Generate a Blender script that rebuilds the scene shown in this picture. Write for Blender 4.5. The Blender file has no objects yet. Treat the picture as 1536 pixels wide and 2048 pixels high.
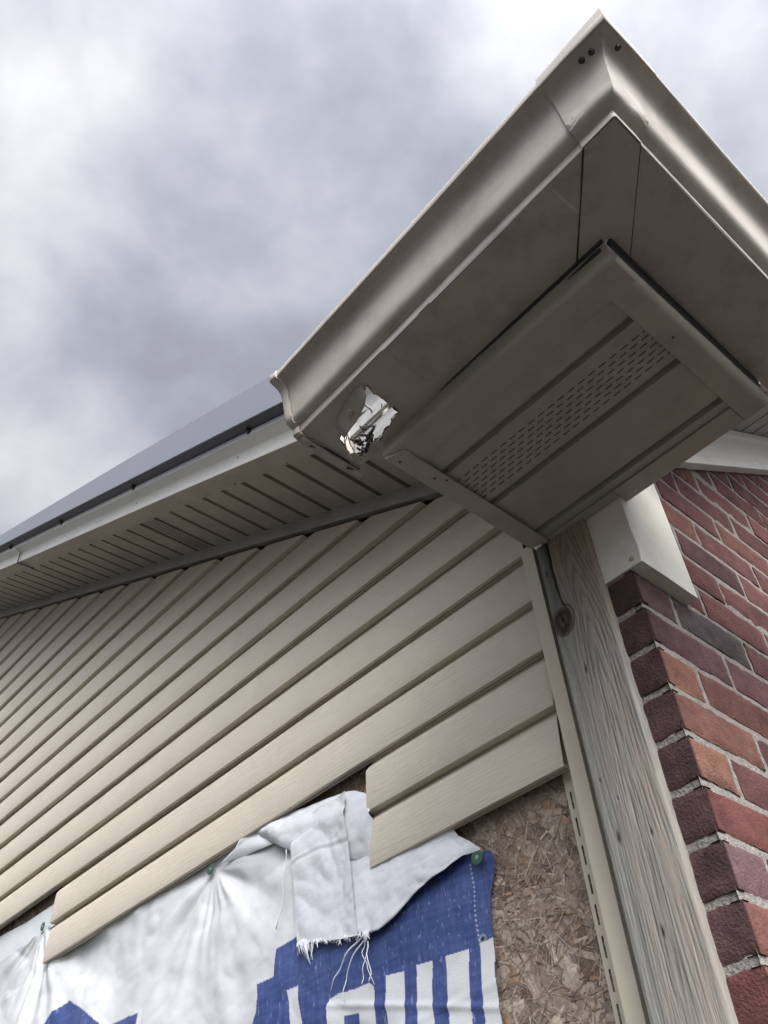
import bpy, bmesh, math, random
import numpy as np
from mathutils import Vector, Matrix, geometry

scene = bpy.context.scene
col = scene.collection
Z0 = 2.37                      # house frame: z = 0 is the top mortar joint of the corner; the ground lies 2.37 m below
random.seed(7)
RNG = np.random.default_rng(11)

# ------------------------------------------------------------------ camera
R_ = Vector((0.662206, 0.746809, -0.061315)); U_ = Vector((0.549770, -0.428624, 0.716963)); F_ = Vector((-0.509153, 0.508486, 0.694410))
cam_d = bpy.data.cameras.new('camera')
cam = bpy.data.objects.new('camera', cam_d); col.objects.link(cam)
m = Matrix((( R_.x, U_.x, -F_.x, 0), (R_.y, U_.y, -F_.y, 0), (R_.z, U_.z, -F_.z, 0), (0, 0, 0, 1)))
cam.matrix_world = Matrix.Translation(Vector((0.475947, -0.978046, -0.768552)) + Vector((0, 0, Z0))) @ m
cam_d.sensor_fit = 'VERTICAL'; cam_d.sensor_height = 36.0; cam_d.lens = 31.5622
cam_d.clip_start = 0.02; cam_d.clip_end = 5000
scene.camera = cam

# ------------------------------------------------------------------ world: overcast sky
SUN_AZ, SUN_EL = math.radians(-24), math.radians(40)      # azimuth counter-clockwise from +x
w = bpy.data.worlds.new('World'); scene.world = w; w.use_nodes = True
nt = w.node_tree; N = nt.nodes; L = nt.links; N.clear()
def nd(tree, kind, **kw):
    n = tree.nodes.new(kind)
    for k, v in kw.items():
        if hasattr(n, k): setattr(n, k, v)
        else: n.inputs[k].default_value = v
    return n
out = N.new('ShaderNodeOutputWorld'); bg = N.new('ShaderNodeBackground'); bg.inputs['Strength'].default_value = 0.1
sky = N.new('ShaderNodeTexSky'); sky.sky_type = 'NISHITA'; sky.sun_disc = False
sky.sun_elevation = SUN_EL; sky.sun_rotation = math.pi / 2 - SUN_AZ
tc = N.new('ShaderNodeTexCoord')
sep = N.new('ShaderNodeSeparateXYZ'); L.new(tc.outputs['Generated'], sep.inputs[0])
def mth(op, a, b=None, clamp=False):
    n = N.new('ShaderNodeMath'); n.operation = op; n.use_clamp = clamp
    for i, v in enumerate((a, b)):
        if v is None: continue
        if isinstance(v, (int, float)): n.inputs[i].default_value = v
        else: L.new(v, n.inputs[i])
    return n.outputs[0]
comb = N.new('ShaderNodeMapping'); L.new(tc.outputs['Generated'], comb.inputs[0]); comb.inputs['Scale'].default_value = (1.0, 1.0, 1.5); comb.inputs['Location'].default_value = (0.4, 0.0, 0.3)
n1 = N.new('ShaderNodeTexNoise'); n1.inputs['Scale'].default_value = 4.2; n1.inputs['Detail'].default_value = 5.0; n1.inputs['Roughness'].default_value = 0.52
n1.inputs['Distortion'].default_value = 0.12
L.new(comb.outputs[0], n1.inputs['Vector'])
n2 = N.new('ShaderNodeTexNoise'); n2.inputs['Scale'].default_value = 1.6; n2.inputs['Detail'].default_value = 2.0
L.new(comb.outputs[0], n2.inputs['Vector'])
# brightening towards the cloud gap on the left and towards the veiled sun
def lobe(az, el, power):
    d = Vector((math.cos(el) * math.cos(az), math.cos(el) * math.sin(az), math.sin(el)))
    v = N.new('ShaderNodeVectorMath'); v.operation = 'DOT_PRODUCT'; L.new(tc.outputs['Generated'], v.inputs[0]); v.inputs[1].default_value = d
    return mth('POWER', mth('MAXIMUM', v.outputs['Value'], 0.0), power)
gap = mth('ADD', mth('MULTIPLY', lobe(math.radians(96), math.radians(58), 16.0), 0.04), mth('ADD', lobe(math.radians(186), math.radians(64), 40.0), mth('MULTIPLY', lobe(math.radians(169), math.radians(41), 110.0), 0.75)))
val = mth('ADD', mth('MULTIPLY', n1.outputs['Fac'], 0.62), mth('MULTIPLY', n2.outputs['Fac'], 0.38))
val = mth('ADD', val, mth('MULTIPLY', gap, 0.17))
ramp = N.new('ShaderNodeValToRGB'); L.new(val, ramp.inputs[0])
e = ramp.color_ramp.elements
e[0].position = 0.40; e[0].color = (0.305, 0.315, 0.36, 1)
e[1].position = 0.735; e[1].color = (0.78, 0.785, 0.795, 1)
x = ramp.color_ramp.elements.new(0.48); x.color = (0.385, 0.40, 0.455, 1)
x = ramp.color_ramp.elements.new(0.56); x.color = (0.50, 0.515, 0.56, 1)
bright = mth('ADD', mth('MULTIPLY', lobe(SUN_AZ, SUN_EL, 6.0), 128.0), 4.45)
bright = mth('MULTIPLY', bright, mth('ADD', mth('MULTIPLY', mth('MAXIMUM', sep.outputs['Z'], 0.0), 1.05), 0.22))   # overcast skies dim towards the horizon
cl = N.new('ShaderNodeVectorMath'); cl.operation = 'SCALE'; L.new(ramp.outputs[0], cl.inputs[0]); L.new(bright, cl.inputs['Scale'])
mix = N.new('ShaderNodeMix'); mix.data_type = 'RGBA'; mix.inputs['Factor'].default_value = 0.93
L.new(sky.outputs[0], mix.inputs['A']); L.new(cl.outputs[0], mix.inputs['B'])
L.new(mix.outputs['Result'], bg.inputs['Color']); L.new(bg.outputs[0], out.inputs[0])

sun_d = bpy.data.lights.new('sun', 'SUN'); sun_d.energy = 1.5; sun_d.angle = math.radians(40); sun_d.color = (1.0, 0.96, 0.90)
sun = bpy.data.objects.new('sun', sun_d); col.objects.link(sun)
sv = Vector((math.cos(SUN_EL) * math.cos(SUN_AZ), math.cos(SUN_EL) * math.sin(SUN_AZ), math.sin(SUN_EL)))
sun.rotation_euler = sv.to_track_quat('Z', 'Y').to_euler(); sun.location = (3, -3, 8)

vs = scene.view_settings
vs.view_transform = 'Standard'; vs.look = 'None'; vs.gamma = 1.0; vs.exposure = 1.45; vs.use_curve_mapping = False

# ------------------------------------------------------------------ noise helpers
def _hash(i, j, s):
    h = np.sin(i * 127.1 + j * 311.7 + s * 74.7) * 43758.5453
    return h - np.floor(h)
def vnoise(x, y, s=0.0):
    x = np.asarray(x, float); y = np.asarray(y, float)
    i = np.floor(x); j = np.floor(y); u = x - i; v = y - j
    u = u * u * (3 - 2 * u); v = v * v * (3 - 2 * v)
    return ((_hash(i, j, s) * (1 - u) + _hash(i + 1, j, s) * u) * (1 - v) + (_hash(i, j + 1, s) * (1 - u) + _hash(i + 1, j + 1, s) * u) * v) * 2 - 1
def fbm(x, y, o=4, s=0.0):
    t = 0; a = 0.5
    for k in range(o):
        t = t + a * vnoise(x, y, s + k * 3.1); x = x * 2.03; y = y * 2.03; a *= 0.5
    return t
def sstep(a, b, x):
    t = np.clip((np.asarray(x, float) - a) / (b - a), 0, 1); return t * t * (3 - 2 * t)

# ------------------------------------------------------------------ mesh builder (house frame)
class MB:
    def __init__(s): s.v = []; s.f = []; s.c = []; s.hascol = False
    def add(s, vs, fs, c=None):
        b = len(s.v); s.v += [tuple(map(float, q)) for q in vs]; s.f += [tuple(b + i for i in q) for q in fs]
        if c is None: s.c += [(1, 1, 1)] * len(vs)
        else:
            s.hascol = True
            s.c += [tuple(c)] * len(vs) if np.ndim(c) == 1 else [tuple(map(float, q)) for q in c]
        return s
    def box(s, x0, x1, y0, y1, z0, z1, c=None):
        v = [(x, y, z) for x in (x0, x1) for y in (y0, y1) for z in (z0, z1)]
        return s.add(v, [(0, 1, 3, 2), (4, 6, 7, 5), (0, 4, 5, 1), (2, 3, 7, 6), (0, 2, 6, 4), (1, 5, 7, 3)], c)
    def hexa(s, v, c=None):       # 4 bottom + 4 top corners
        return s.add(v, [(3, 2, 1, 0), (4, 5, 6, 7), (0, 1, 5, 4), (1, 2, 6, 5), (2, 3, 7, 6), (3, 0, 4, 7)], c)
    def grid(s, P, c=None, flip=False):
        P = np.asarray(P, float); n, m_ = P.shape[:2]
        idx = np.arange(n * m_).reshape(n, m_)
        q = np.stack([idx[:-1, :-1], idx[1:, :-1], idx[1:, 1:], idx[:-1, 1:]], -1).reshape(-1, 4)
        if flip: q = q[:, ::-1]
        return s.add(P.reshape(-1, 3), q.tolist(), None if c is None else (c if np.ndim(c) == 1 else np.asarray(c).reshape(-1, 3)))
    def poly(s, pts, c=None): return s.add(pts, [tuple(range(len(pts)))], c)
    def tube(s, path, r, n=6, c=None):
        path = [Vector(p) for p in path]; rs = r if isinstance(r, (list, tuple)) else [r] * len(path)
        vs_, fs = [], []
        for i, p in enumerate(path):
            t = (path[min(i + 1, len(path) - 1)] - path[max(i - 1, 0)]).normalized()
            a = t.cross(Vector((0.31, 0.9, 0.27))).normalized(); b = t.cross(a)
            for k in range(n):
                q = 2 * math.pi * k / n; vs_.append(p + (a * math.cos(q) + b * math.sin(q)) * rs[i])
        for i in range(len(path) - 1):
            for k in range(n): fs.append((i * n + k, i * n + (k + 1) % n, (i + 1) * n + (k + 1) % n, (i + 1) * n + k))
        fs.append(tuple(range(n))[::-1]); fs.append(tuple((len(path) - 1) * n + k for k in range(n)))
        return s.add(vs_, fs, c)
    def screw(s, p, nrm, r=0.0045, h=0.003, c=None):     # hexagonal washer-head screw
        p = Vector(p); nrm = Vector(nrm).normalized(); a = nrm.orthogonal().normalized(); b = nrm.cross(a)
        def ring(rad, d, n=12): return [p + nrm * d + (a * math.cos(2 * math.pi * k / n) + b * math.sin(2 * math.pi * k / n)) * rad for k in range(n)]
        v = ring(r * 1.35, -0.0005) + ring(r * 1.35, h * .25) + ring(r * .85, h * .35) + ring(r * .75, h)
        f = [(i * 12 + k, i * 12 + (k + 1) % 12, (i + 1) * 12 + (k + 1) % 12, (i + 1) * 12 + k) for i in range(3) for k in range(12)] + [tuple(36 + k for k in range(12))]
        return s.add(v, f, c)
    def build(s, name, mat, parent=None, smooth=False, base=None, bevel=0.0, solid=0.0, autosmooth=None):
        """base: house-frame origin of a top-level mesh; a child is stored relative to its thing's origin."""
        o0 = Vector(base) if base is not None else (Vector(parent['_o']) if parent is not None else Vector((0, 0, 0)))
        me = bpy.data.meshes.new(name)
        V = np.array(s.v, float) - np.array(o0)
        me.from_pydata(V.tolist(), [], s.f); me.update()
        if s.hascol:
            a = me.color_attributes.new('Col', 'FLOAT_COLOR', 'POINT')
            cc = np.ones((len(s.v), 4), np.float32); cc[:, :3] = np.array(s.c, np.float32)
            a.data.foreach_set('color', cc.ravel())
        if smooth: me.polygons.foreach_set('use_smooth', [True] * len(me.polygons))
        me.materials.append(mat)
        o = bpy.data.objects.new(name, me); col.objects.link(o)
        o['_o'] = tuple(o0)
        if parent is not None: o.parent = parent
        else: o.location = (o0.x, o0.y, o0.z + Z0)
        if solid:
            md = o.modifiers.new('solid', 'SOLIDIFY'); md.thickness = solid; md.offset = 0
        if bevel:
            md = o.modifiers.new('bevel', 'BEVEL'); md.width = bevel; md.segments = 2; md.limit_method = 'ANGLE'; md.angle_limit = math.radians(40)
        if autosmooth:
            bm = bmesh.new(); bm.from_mesh(me); bmesh.ops.recalc_face_normals(bm, faces=bm.faces)
            for ed in bm.edges:
                if len(ed.link_faces) == 2 and ed.calc_face_angle(0) > math.radians(autosmooth): ed.smooth = False
            bm.to_mesh(me); bm.free()
            me.polygons.foreach_set('use_smooth', [True] * len(me.polygons))
        return o
def thing(name, label, cat, loc, group=None):
    o = bpy.data.objects.new(name, None); col.objects.link(o)
    o.location = (loc[0], loc[1], loc[2] + Z0); o['_o'] = tuple(loc); o['label'] = label; o['category'] = cat
    o.empty_display_size = 0.1; o['kind'] = 'thing'
    if group: o['group'] = group
    return o
def tag(o, label=None, cat=None, group=None, kind=None):
    if label: o['label'] = label
    if cat: o['category'] = cat
    if group: o['group'] = group
    if kind: o['kind'] = kind
    return o

# ------------------------------------------------------------------ materials
def mat(name, rgb, rough=0.5, metal=0.0, spec=0.5, noise=0.0, nscale=30.0, bump=0.0, bscale=60.0, stretch=(1, 1, 1), attr=False, dirt=0.0, dirtcol=(0.05, 0.04, 0.03), dscale=6.0, coat=0.0):
    m_ = bpy.data.materials.new(name); m_.use_nodes = True
    t = m_.node_tree; p = t.nodes['Principled BSDF']
    p.inputs['Roughness'].default_value = rough; p.inputs['Metallic'].default_value = metal
    p.inputs['Specular IOR Level'].default_value = spec
    if coat: p.inputs['Coat Weight'].default_value = coat
    tcn = t.nodes.new('ShaderNodeTexCoord'); mp = t.nodes.new('ShaderNodeMapping'); t.links.new(tcn.outputs['Object'], mp.inputs[0]); mp.inputs['Scale'].default_value = stretch
    if attr:
        a = t.nodes.new('ShaderNodeAttribute'); a.attribute_name = 'Col'; c = a.outputs['Color']
        if rgb is not None:
            mm = t.nodes.new('ShaderNodeMix'); mm.data_type = 'RGBA'; mm.blend_type = 'MULTIPLY'; mm.inputs['Factor'].default_value = 1
            t.links.new(c, mm.inputs['A']); mm.inputs['B'].default_value = (*rgb, 1); c = mm.outputs['Result']
    else:
        r = t.nodes.new('ShaderNodeRGB'); r.outputs[0].default_value = (*rgb, 1); c = r.outputs[0]
    if noise:
        nz = t.nodes.new('ShaderNodeTexNoise'); nz.inputs['Scale'].default_value = nscale; nz.inputs['Detail'].default_value = 6; nz.inputs['Roughness'].default_value = 0.6
        t.links.new(mp.outputs[0], nz.inputs['Vector'])
        mr = t.nodes.new('ShaderNodeMapRange'); mr.inputs['From Min'].default_value = 0.25; mr.inputs['From Max'].default_value = 0.75
        mr.inputs['To Min'].default_value = 1 - noise; mr.inputs['To Max'].default_value = 1 + noise
        t.links.new(nz.outputs['Fac'], mr.inputs[0])
        v = t.nodes.new('ShaderNodeVectorMath'); v.operation = 'SCALE'; t.links.new(c, v.inputs[0]); t.links.new(mr.outputs[0], v.inputs['Scale']); c = v.outputs[0]
    if dirt:
        nz = t.nodes.new('ShaderNodeTexNoise'); nz.inputs['Scale'].default_value = dscale; nz.inputs['Detail'].default_value = 8; nz.inputs['Roughness'].default_value = 0.7
        t.links.new(tcn.outputs['Object'], nz.inputs['Vector'])
        mr = t.nodes.new('ShaderNodeMapRange'); mr.inputs['From Min'].default_value = 0.48; mr.inputs['From Max'].default_value = 0.75; mr.inputs['To Max'].default_value = dirt
        t.links.new(nz.outputs['Fac'], mr.inputs[0])
        mm = t.nodes.new('ShaderNodeMix'); mm.data_type = 'RGBA'; t.links.new(mr.outputs[0], mm.inputs['Factor']); t.links.new(c, mm.inputs['A']); mm.inputs['B'].default_value = (*dirtcol, 1); c = mm.outputs['Result']
    t.links.new(c, p.inputs['Base Color'])
    if bump:
        nz = t.nodes.new('ShaderNodeTexNoise'); nz.inputs['Scale'].default_value = bscale; nz.inputs['Detail'].default_value = 4
        t.links.new(mp.outputs[0], nz.inputs['Vector'])
        b = t.nodes.new('ShaderNodeBump'); b.inputs['Strength'].default_value = 1.0; b.inputs['Distance'].default_value = bump
        t.links.new(nz.outputs['Fac'], b.inputs['Height']); t.links.new(b.outputs[0], p.inputs['Normal'])
    return m_

GUT = mat('gutter_paint', (0.36, 0.325, 0.278), 0.62, spec=0.2, noise=0.05, nscale=9, bump=0.0003, bscale=10, dirt=0.55, dirtcol=(0.14, 0.118, 0.09), dscale=13)
GUTW = mat('gutter_inside', (0.30, 0.30, 0.29), 0.85, spec=0.1, noise=0.2, nscale=30, dirt=0.5, dscale=45)
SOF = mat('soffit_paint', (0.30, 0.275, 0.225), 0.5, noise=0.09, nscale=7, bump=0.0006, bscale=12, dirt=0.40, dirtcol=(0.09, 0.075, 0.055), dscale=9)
FAS = mat('fascia_paint', (0.76, 0.73, 0.665), 0.45, noise=0.04, nscale=9, bump=0.0008, bscale=7, dirt=0.12, dscale=10)
WRAP = mat('beam_wrap_paint', (0.57, 0.54, 0.455), 0.45, noise=0.05, nscale=9, bump=0.0016, bscale=12, dirt=0.35, dirtcol=(0.22, 0.19, 0.14), dscale=14)
SID = mat('vinyl_siding', (0.535, 0.475, 0.375), 0.45, noise=0.06, nscale=16, bump=0.0010, bscale=20, stretch=(0.9, 8, 16), dirt=0.16, dirtcol=(0.20, 0.165, 0.115), dscale=7)
CHN = mat('vinyl_channel', (0.54, 0.48, 0.365), 0.45, noise=0.04, nscale=16, dirt=0.12, dscale=14)
ROOF = mat('grey_roof_metal', (0.205, 0.21, 0.236), 0.4, metal=0.25, noise=0.03, nscale=4)
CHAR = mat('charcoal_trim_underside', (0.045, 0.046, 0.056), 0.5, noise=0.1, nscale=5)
DRIP = mat('light_drip_edge', (0.72, 0.725, 0.76), 0.4, metal=0.1, noise=0.04, nscale=6)
SCR = mat('dark_screw', (0.05, 0.046, 0.04), 0.5, metal=0.6)
SCRL = mat('painted_screw', (0.36, 0.33, 0.28), 0.4, metal=0.3)
DARK = mat('dark_void', (0.01, 0.01, 0.01), 0.95)
RUB = mat('black_sealant_and_shade', (0.018, 0.018, 0.017), 0.7, noise=0.3, nscale=120, bump=0.002, bscale=160)  # also colours the strips that paint shade onto the eave box
BRK = mat('brick', None, 0.92, spec=0.2, noise=0.22, nscale=90, bump=0.0022, bscale=260, attr=True, dirt=0.35, dirtcol=(0.03, 0.018, 0.016), dscale=70)
MOR = mat('mortar', (0.20, 0.183, 0.16), 0.95, spec=0.15, noise=0.28, nscale=140, bump=0.004, bscale=220, dirt=0.4, dirtcol=(0.10, 0.09, 0.075), dscale=40)
WOOD = mat('weathered_wood', None, 0.9, spec=0.15, attr=True, noise=0.14, nscale=60, stretch=(6, 6, 0.5), bump=0.0012, bscale=70)
OSB = mat('oriented_strand_board', None, 0.9, spec=0.12, attr=True, noise=0.30, nscale=120, bump=0.0015, bscale=150)
TARP = mat('woven_tarp', None, 0.5, spec=0.3, attr=True, noise=0.04, nscale=300, bump=0.0006, bscale=500)
TARPB = mat('tarp_back', (0.56, 0.565, 0.57), 0.55, spec=0.3, noise=0.05, nscale=25, bump=0.0004, bscale=90, stretch=(1.2, 1, 2.2))
THR = mat('tarp_thread', (0.55, 0.56, 0.58), 0.6)
CAPN = mat('green_cap', (0.035, 0.085, 0.06), 0.35)
CAPM = mat('nail_head', (0.45, 0.45, 0.43), 0.35, metal=0.8)
GRD = mat('ground_gravel', (0.026, 0.025, 0.021), 0.95, noise=0.3, nscale=1.3, bump=0.01, bscale=30)

# ------------------------------------------------------------------ ground
g = MB(); g.poly([(-600, -600, -Z0), (600, -600, -Z0), (600, 600, -Z0), (-600, 600, -Z0)])
tag(g.build('ground', GRD, base=(0, 0, -Z0)), kind='structure')

# ================================================================== SIDING WALL
YS = 0.045; CO = 0.1015; PAN = 2 * CO; ZK = 0.063
def rakez(x): return 0.403 - 0.4965 * x               # rake soffit plane
wall = thing('siding_wall', 'gable wall in beige dutch lap vinyl siding under the sloping soffit, lowest panels cut away', 'wall', (-2.6, YS, -Z0))

def course(mb, z0, xl, xr, lock, nx, xr_fn=None, amp=1.0, seed=0.0, xl_fn=None):
    """one dutch lap course: butt edge, flat face, scooped top"""
    prof = [(0.0165, 0.0)]
    if lock: prof += [(0.0105, -0.0005), (0.0105, 0.006), (0.008, 0.006), (0.008, 0.0)]
    prof += [(0.0022, 0.0), (0.0006, 0.0006), (0.0, 0.0022), (0.0012, 0.040), (0.0028, 0.077), (0.0038, 0.0805), (0.0062, 0.0845), (0.0105, 0.0905), (0.0146, 0.0945), (0.0165, 0.0985), (0.0172, CO), (0.0185, CO + 0.006)]
    P = np.zeros((len(prof), nx, 3))
    for i, (dy, dz) in enumerate(prof):
        z = z0 + dz
        r = min(xr, -0.389 - (z - 0.548) / 0.497) if xr_fn is None else xr_fn(z)
        l = xl if xl_fn is None else xl_fn(z)
        t = np.linspace(0, 1, nx); xs = l + (r - l) * t
        P[i, :, 0] = xs
        wv = vnoise(xs * 1.7, xs * 0 + z0 * 3 + seed, 2.0) * 0.0016 + vnoise(xs * 5.1, xs * 0 + z0 * 9 + seed, 5.0) * 0.0006
        P[i, :, 1] = YS + dy + wv * amp
        P[i, :, 2] = z + (vnoise(xs * 1.3, xs * 0 + round(z0 * 50) + seed, 8.0) * 0.0018) * amp
    mb.grid(P)
sd = MB()
for k in range(1, 17):
    for h_ in (0, 1):
        z0 = ZK + k * PAN + h_ * CO
        if -0.389 - (z0 - 0.548) / 0.497 < -5.1: continue
        course(sd, z0, -5.2, -0.2085, h_ == 0, 90)
sd.build('siding', SID, wall, autosmooth=35)
p0 = MB()
for h_ in (0, 1): course(p0, ZK + h_ * CO, -1.94, -0.2095, h_ == 0, 60, seed=4.0)
tag(p0.build('siding_panel', SID, wall, autosmooth=35), 'long lowest panel cut off short at its left end')
p1 = MB()
for h_ in (0, 1):
    course(p1, ZK - PAN + h_ * CO, -0.655, -0.21, h_ == 0, 24, xr_fn=lambda z: -0.2115 - 0.011 * sstep(0.06, -0.14, z), seed=9.0,
           xl_fn=lambda z: -0.655 + 0.006 * sstep(0.048, 0.062, z))
tag(p1.build('siding_panel', SID, wall, autosmooth=35), 'short loose panel hanging over the tarp')

# J channel down the right end of the siding
jc = MB()
def strip(mb, a, b, w_, t_=0.0): pass
zt = 0.262
jc.add([(-0.205, 0.030, zt), (-0.180, 0.030, zt - 0.004), (-0.178, 0.030, -0.10), (-0.1775, 0.030, -0.55), (-0.179, 0.030, -Z0), (-0.206, 0.030, -Z0), (-0.2045, 0.030, -0.55), (-0.2035, 0.030, -0.10)],
       [(0, 7, 2, 1), (7, 6, 3, 2), (6, 5, 4, 3)])
for (xa, xb, xc) in ((-0.180, -0.178, -0.1775),):      # return towards the wall on the post side
    jc.add([(xa, 0.030, zt - 0.004), (xa, 0.074, zt - 0.004), (xb, 0.030, -0.10), (xb, 0.074, -0.10), (xc, 0.030, -0.55), (xc, 0.074, -0.55), (-0.179, 0.03, -Z0), (-0.179, 0.074, -Z0)], [(0, 1, 3, 2), (2, 3, 5, 4), (4, 5, 7, 6)])
jc.add([(-0.205, 0.030, zt), (-0.202, 0.034, zt), (-0.2035, 0.030, -0.10), (-0.2005, 0.034, -0.10), (-0.2045, 0.030, -0.55), (-0.2015, 0.034, -0.55), (-0.206, 0.03, -Z0), (-0.203, 0.034, -Z0)], [(0, 2, 3, 1), (2, 4, 5, 3), (4, 6, 7, 5)])
# nailing flange with slots, from below the loose panel downwards
fy = 0.0715; xa, xb = -0.247, -0.180; s0, s1 = -0.2408, -0.2376
zz = zt
slots = [(-0.165 - 0.0405 * k, -0.165 - 0.0405 * k - 0.027) for k in range(14)]
jc.add([(xa, fy, zt), (s0, fy, zt), (s0, fy, -Z0), (xa, fy, -Z0)], [(0, 3, 2, 1)])
jc.add([(s1, fy, zt), (xb, fy, zt), (xb, fy, -Z0), (s1, fy, -Z0)], [(0, 3, 2, 1)])
cur = zt
for a, b in slots + [(-Z0, -Z0)]:
    jc.add([(s0, fy, cur), (s1, fy, cur), (s1, fy, a), (s0, fy, a)], [(0, 3, 2, 1)]); cur = b
jc.build('corner_channel', CHN, wall, bevel=0.0012)

# channel along the rake, between siding and soffit
rc = MB()
xs_ = np.linspace(-5.2, -0.14, 40)
def sl(x, dz): return rakez(x) + dz
prof = [(0.060, -0.036), (0.041, -0.036), (0.040, -0.034), (0.040, -0.004), (0.036, -0.0035), (0.036, -0.0005), (0.060, 0.0)]
rc.grid([[(x, y + 0.001 * vnoise(x * 2.0, 0.5), sl(x, dz) + 0.0012 * vnoise(x * 1.6, 3.0)) for x in xs_] for y, dz in prof])
rc.build('rake_channel', SOF, wall, autosmooth=30)

# sheathing: board plus wood flakes pressed into its face
ob = MB(); YB = 0.078
def osbcol(n):
    pal = np.array([(0.33, 0.275, 0.23), (0.255, 0.205, 0.17), (0.42, 0.36, 0.305), (0.17, 0.128, 0.104), (0.295, 0.235, 0.20), (0.36, 0.24, 0.165), (0.50, 0.435, 0.365)])
    wgt = np.array([.26, .22, .16, .12, .14, .05, .05]); i = RNG.choice(len(pal), n, p=wgt / wgt.sum())
    return pal[i] * np.array((1.03, 0.98, 0.90)) * RNG.uniform(0.68, 1.06, (n, 1))
gx = np.linspace(-5.2, -0.10, 60); gz = np.linspace(-Z0, 0.42, 40)
GX, GZ = np.meshgrid(gx, gz, indexing='ij')
cc = np.array((0.22, 0.175, 0.145))[None, None, :] * (1 + 0.3 * fbm(GX * 9, GZ * 9)[..., None])
ob.grid(np.stack([GX, GX * 0 + YB, GZ], -1), cc, flip=True)
hx = np.linspace(-5.2, -0.02, 30); ob.grid([[(x_, YB + 0.0004, 0.40 if i == 0 else max(0.405, rakez(x_) + 0.05)) for x_ in hx] for i in (0, 1)], (0.2, 0.16, 0.13))
def flakes(n, x0, x1, z0, z1, big):
    xs = RNG.uniform(x0, x1, n); zs = RNG.uniform(z0, z1, n); cs = osbcol(n)
    for i in range(n):
        r = RNG.random()
        if r < 0.11 * big: l = RNG.uniform(0.05, 0.13); w_ = RNG.uniform(0.011, 0.026); an = RNG.normal(-1.0, 0.5); d = RNG.uniform(0.0002, 0.0009)
        elif r < 0.36: l = RNG.uniform(0.016, 0.048); w_ = RNG.uniform(0.002, 0.006); an = RNG.uniform(0, math.pi); d = RNG.uniform(0.0008, 0.0018)
        else: l = RNG.uniform(0.010, 0.032); w_ = RNG.uniform(0.0008, 0.0022); an = RNG.uniform(0, math.pi); d = RNG.uniform(0.0012, 0.0024)
        ca, sa = math.cos(an), math.sin(an); pts = []
        k = 5
        up = [(-l / 2 + l * j / k, w_ / 2 * RNG.uniform(0.45, 1.1)) for j in range(k + 1)]; dn = [(l / 2 - l * j / k, -w_ / 2 * RNG.uniform(0.45, 1.1)) for j in range(k + 1)]
        tl = RNG.normal(0, 0.010)
        for a, b in up + dn: pts.append((xs[i] + a * ca - b * sa, YB - d - a * tl * 0.6 - b * tl, zs[i] + a * sa + b * ca))
        ob.add(pts, [tuple(range(len(pts)))[::-1]], cs[i])
flakes(10500, -1.0, -0.17, -0.85, -0.02, 1.0)
flakes(1100, -0.95, -0.62, -0.03, 0.14, 0.8)
flakes(1300, -2.75, -1.88, 0.12, 0.33, 0.8)
ob.build('sheathing', OSB, wall)

# ================================================================== WOODEN POST
PX0, PX1, PY = -0.1475, -0.0475, -0.013
kx, kz = -0.1275, 0.043
zf = np.concatenate([np.linspace(-Z0, -0.82, 24)[:-1], np.linspace(-0.82, 0.199, 480)])
fr = np.linspace(PX0 + 0.006, PX1 - 0.006, 92)
per = [(PX0, 0.080, -1.0, 0), (PX0, 0.040, -1.0, 0), (PX0, PY + 0.02, -1, 0)]
for q in range(6):
    a = math.pi + q / 5 * math.pi / 2; per.append((PX0 + 0.006 + 0.006 * math.cos(a), PY + 0.006 + 0.006 * math.sin(a), math.cos(a), math.sin(a)))
per += [(x_, PY, 0, -1) for x_ in fr[1:-1]]
for q in range(6):
    a = 1.5 * math.pi + q / 5 * math.pi / 2; per.append((PX1 - 0.006 + 0.006 * math.cos(a), PY + 0.006 + 0.006 * math.sin(a), math.cos(a), math.sin(a)))
per += [(PX1, PY + 0.02, 1, 0), (PX1, 0.04, 1, 0), (PX1, 0.08, 1, 0)]
per = np.array(per)
XX = np.repeat(per[:, 0][:, None], len(zf), 1); YY = np.repeat(per[:, 1][:, None], len(zf), 1); ZZ = np.repeat(zf[None, :], len(per), 0)
side = np.where(np.abs(per[:, 2]) > 0.9, per[:, 1] * 1.2, 0)[:, None]
GXc = XX + side
wob = 0.006 * fbm(ZZ * 3.0, XX * 6 + 2, 3, 4.0)
dxk, dzk = GXc - kx, ZZ - kz
rk = np.sqrt((dxk / 1.1) ** 2 + (dzk / 1.5) ** 2)
defl = 0.012 * np.exp(-(dzk / 0.05) ** 2) * np.exp(-(dxk / 0.035) ** 2) * np.tanh(dxk / 0.010)
xg = GXc + wob - defl
cat = np.abs(xg + 0.088) ** 1.5 * 7.0 + (ZZ - 0.02) * (0.10 + 0.14 * sstep(-0.12, 0.1, ZZ))          # nested arches
stf = xg * 1.0 + ZZ * 0.01
blend = sstep(-0.118, -0.096, xg + 0.012 * fbm(ZZ * 5, XX * 0 + 1))
F = np.where(blend > 0.5, cat, stf)
g1 = np.sin(2 * math.pi * (cat / 0.0105 + 0.6 * fbm(xg * 60, ZZ * 4, 2, 9.)))
g2 = np.sin(2 * math.pi * (stf / 0.0062 + 1.1 * fbm(xg * 90, ZZ * 2.5, 3, 7.)))
gr = g1 * blend * (0.35 + 0.65 * sstep(-0.5, 0.15, ZZ)) + 0.55 * g2 * (1 - blend) + 0.45 * g2 * blend
streak = fbm(xg * 260, ZZ * 7, 3, 1.5); broad = fbm(xg * 45, ZZ * 2.2, 3, 21.)
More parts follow.
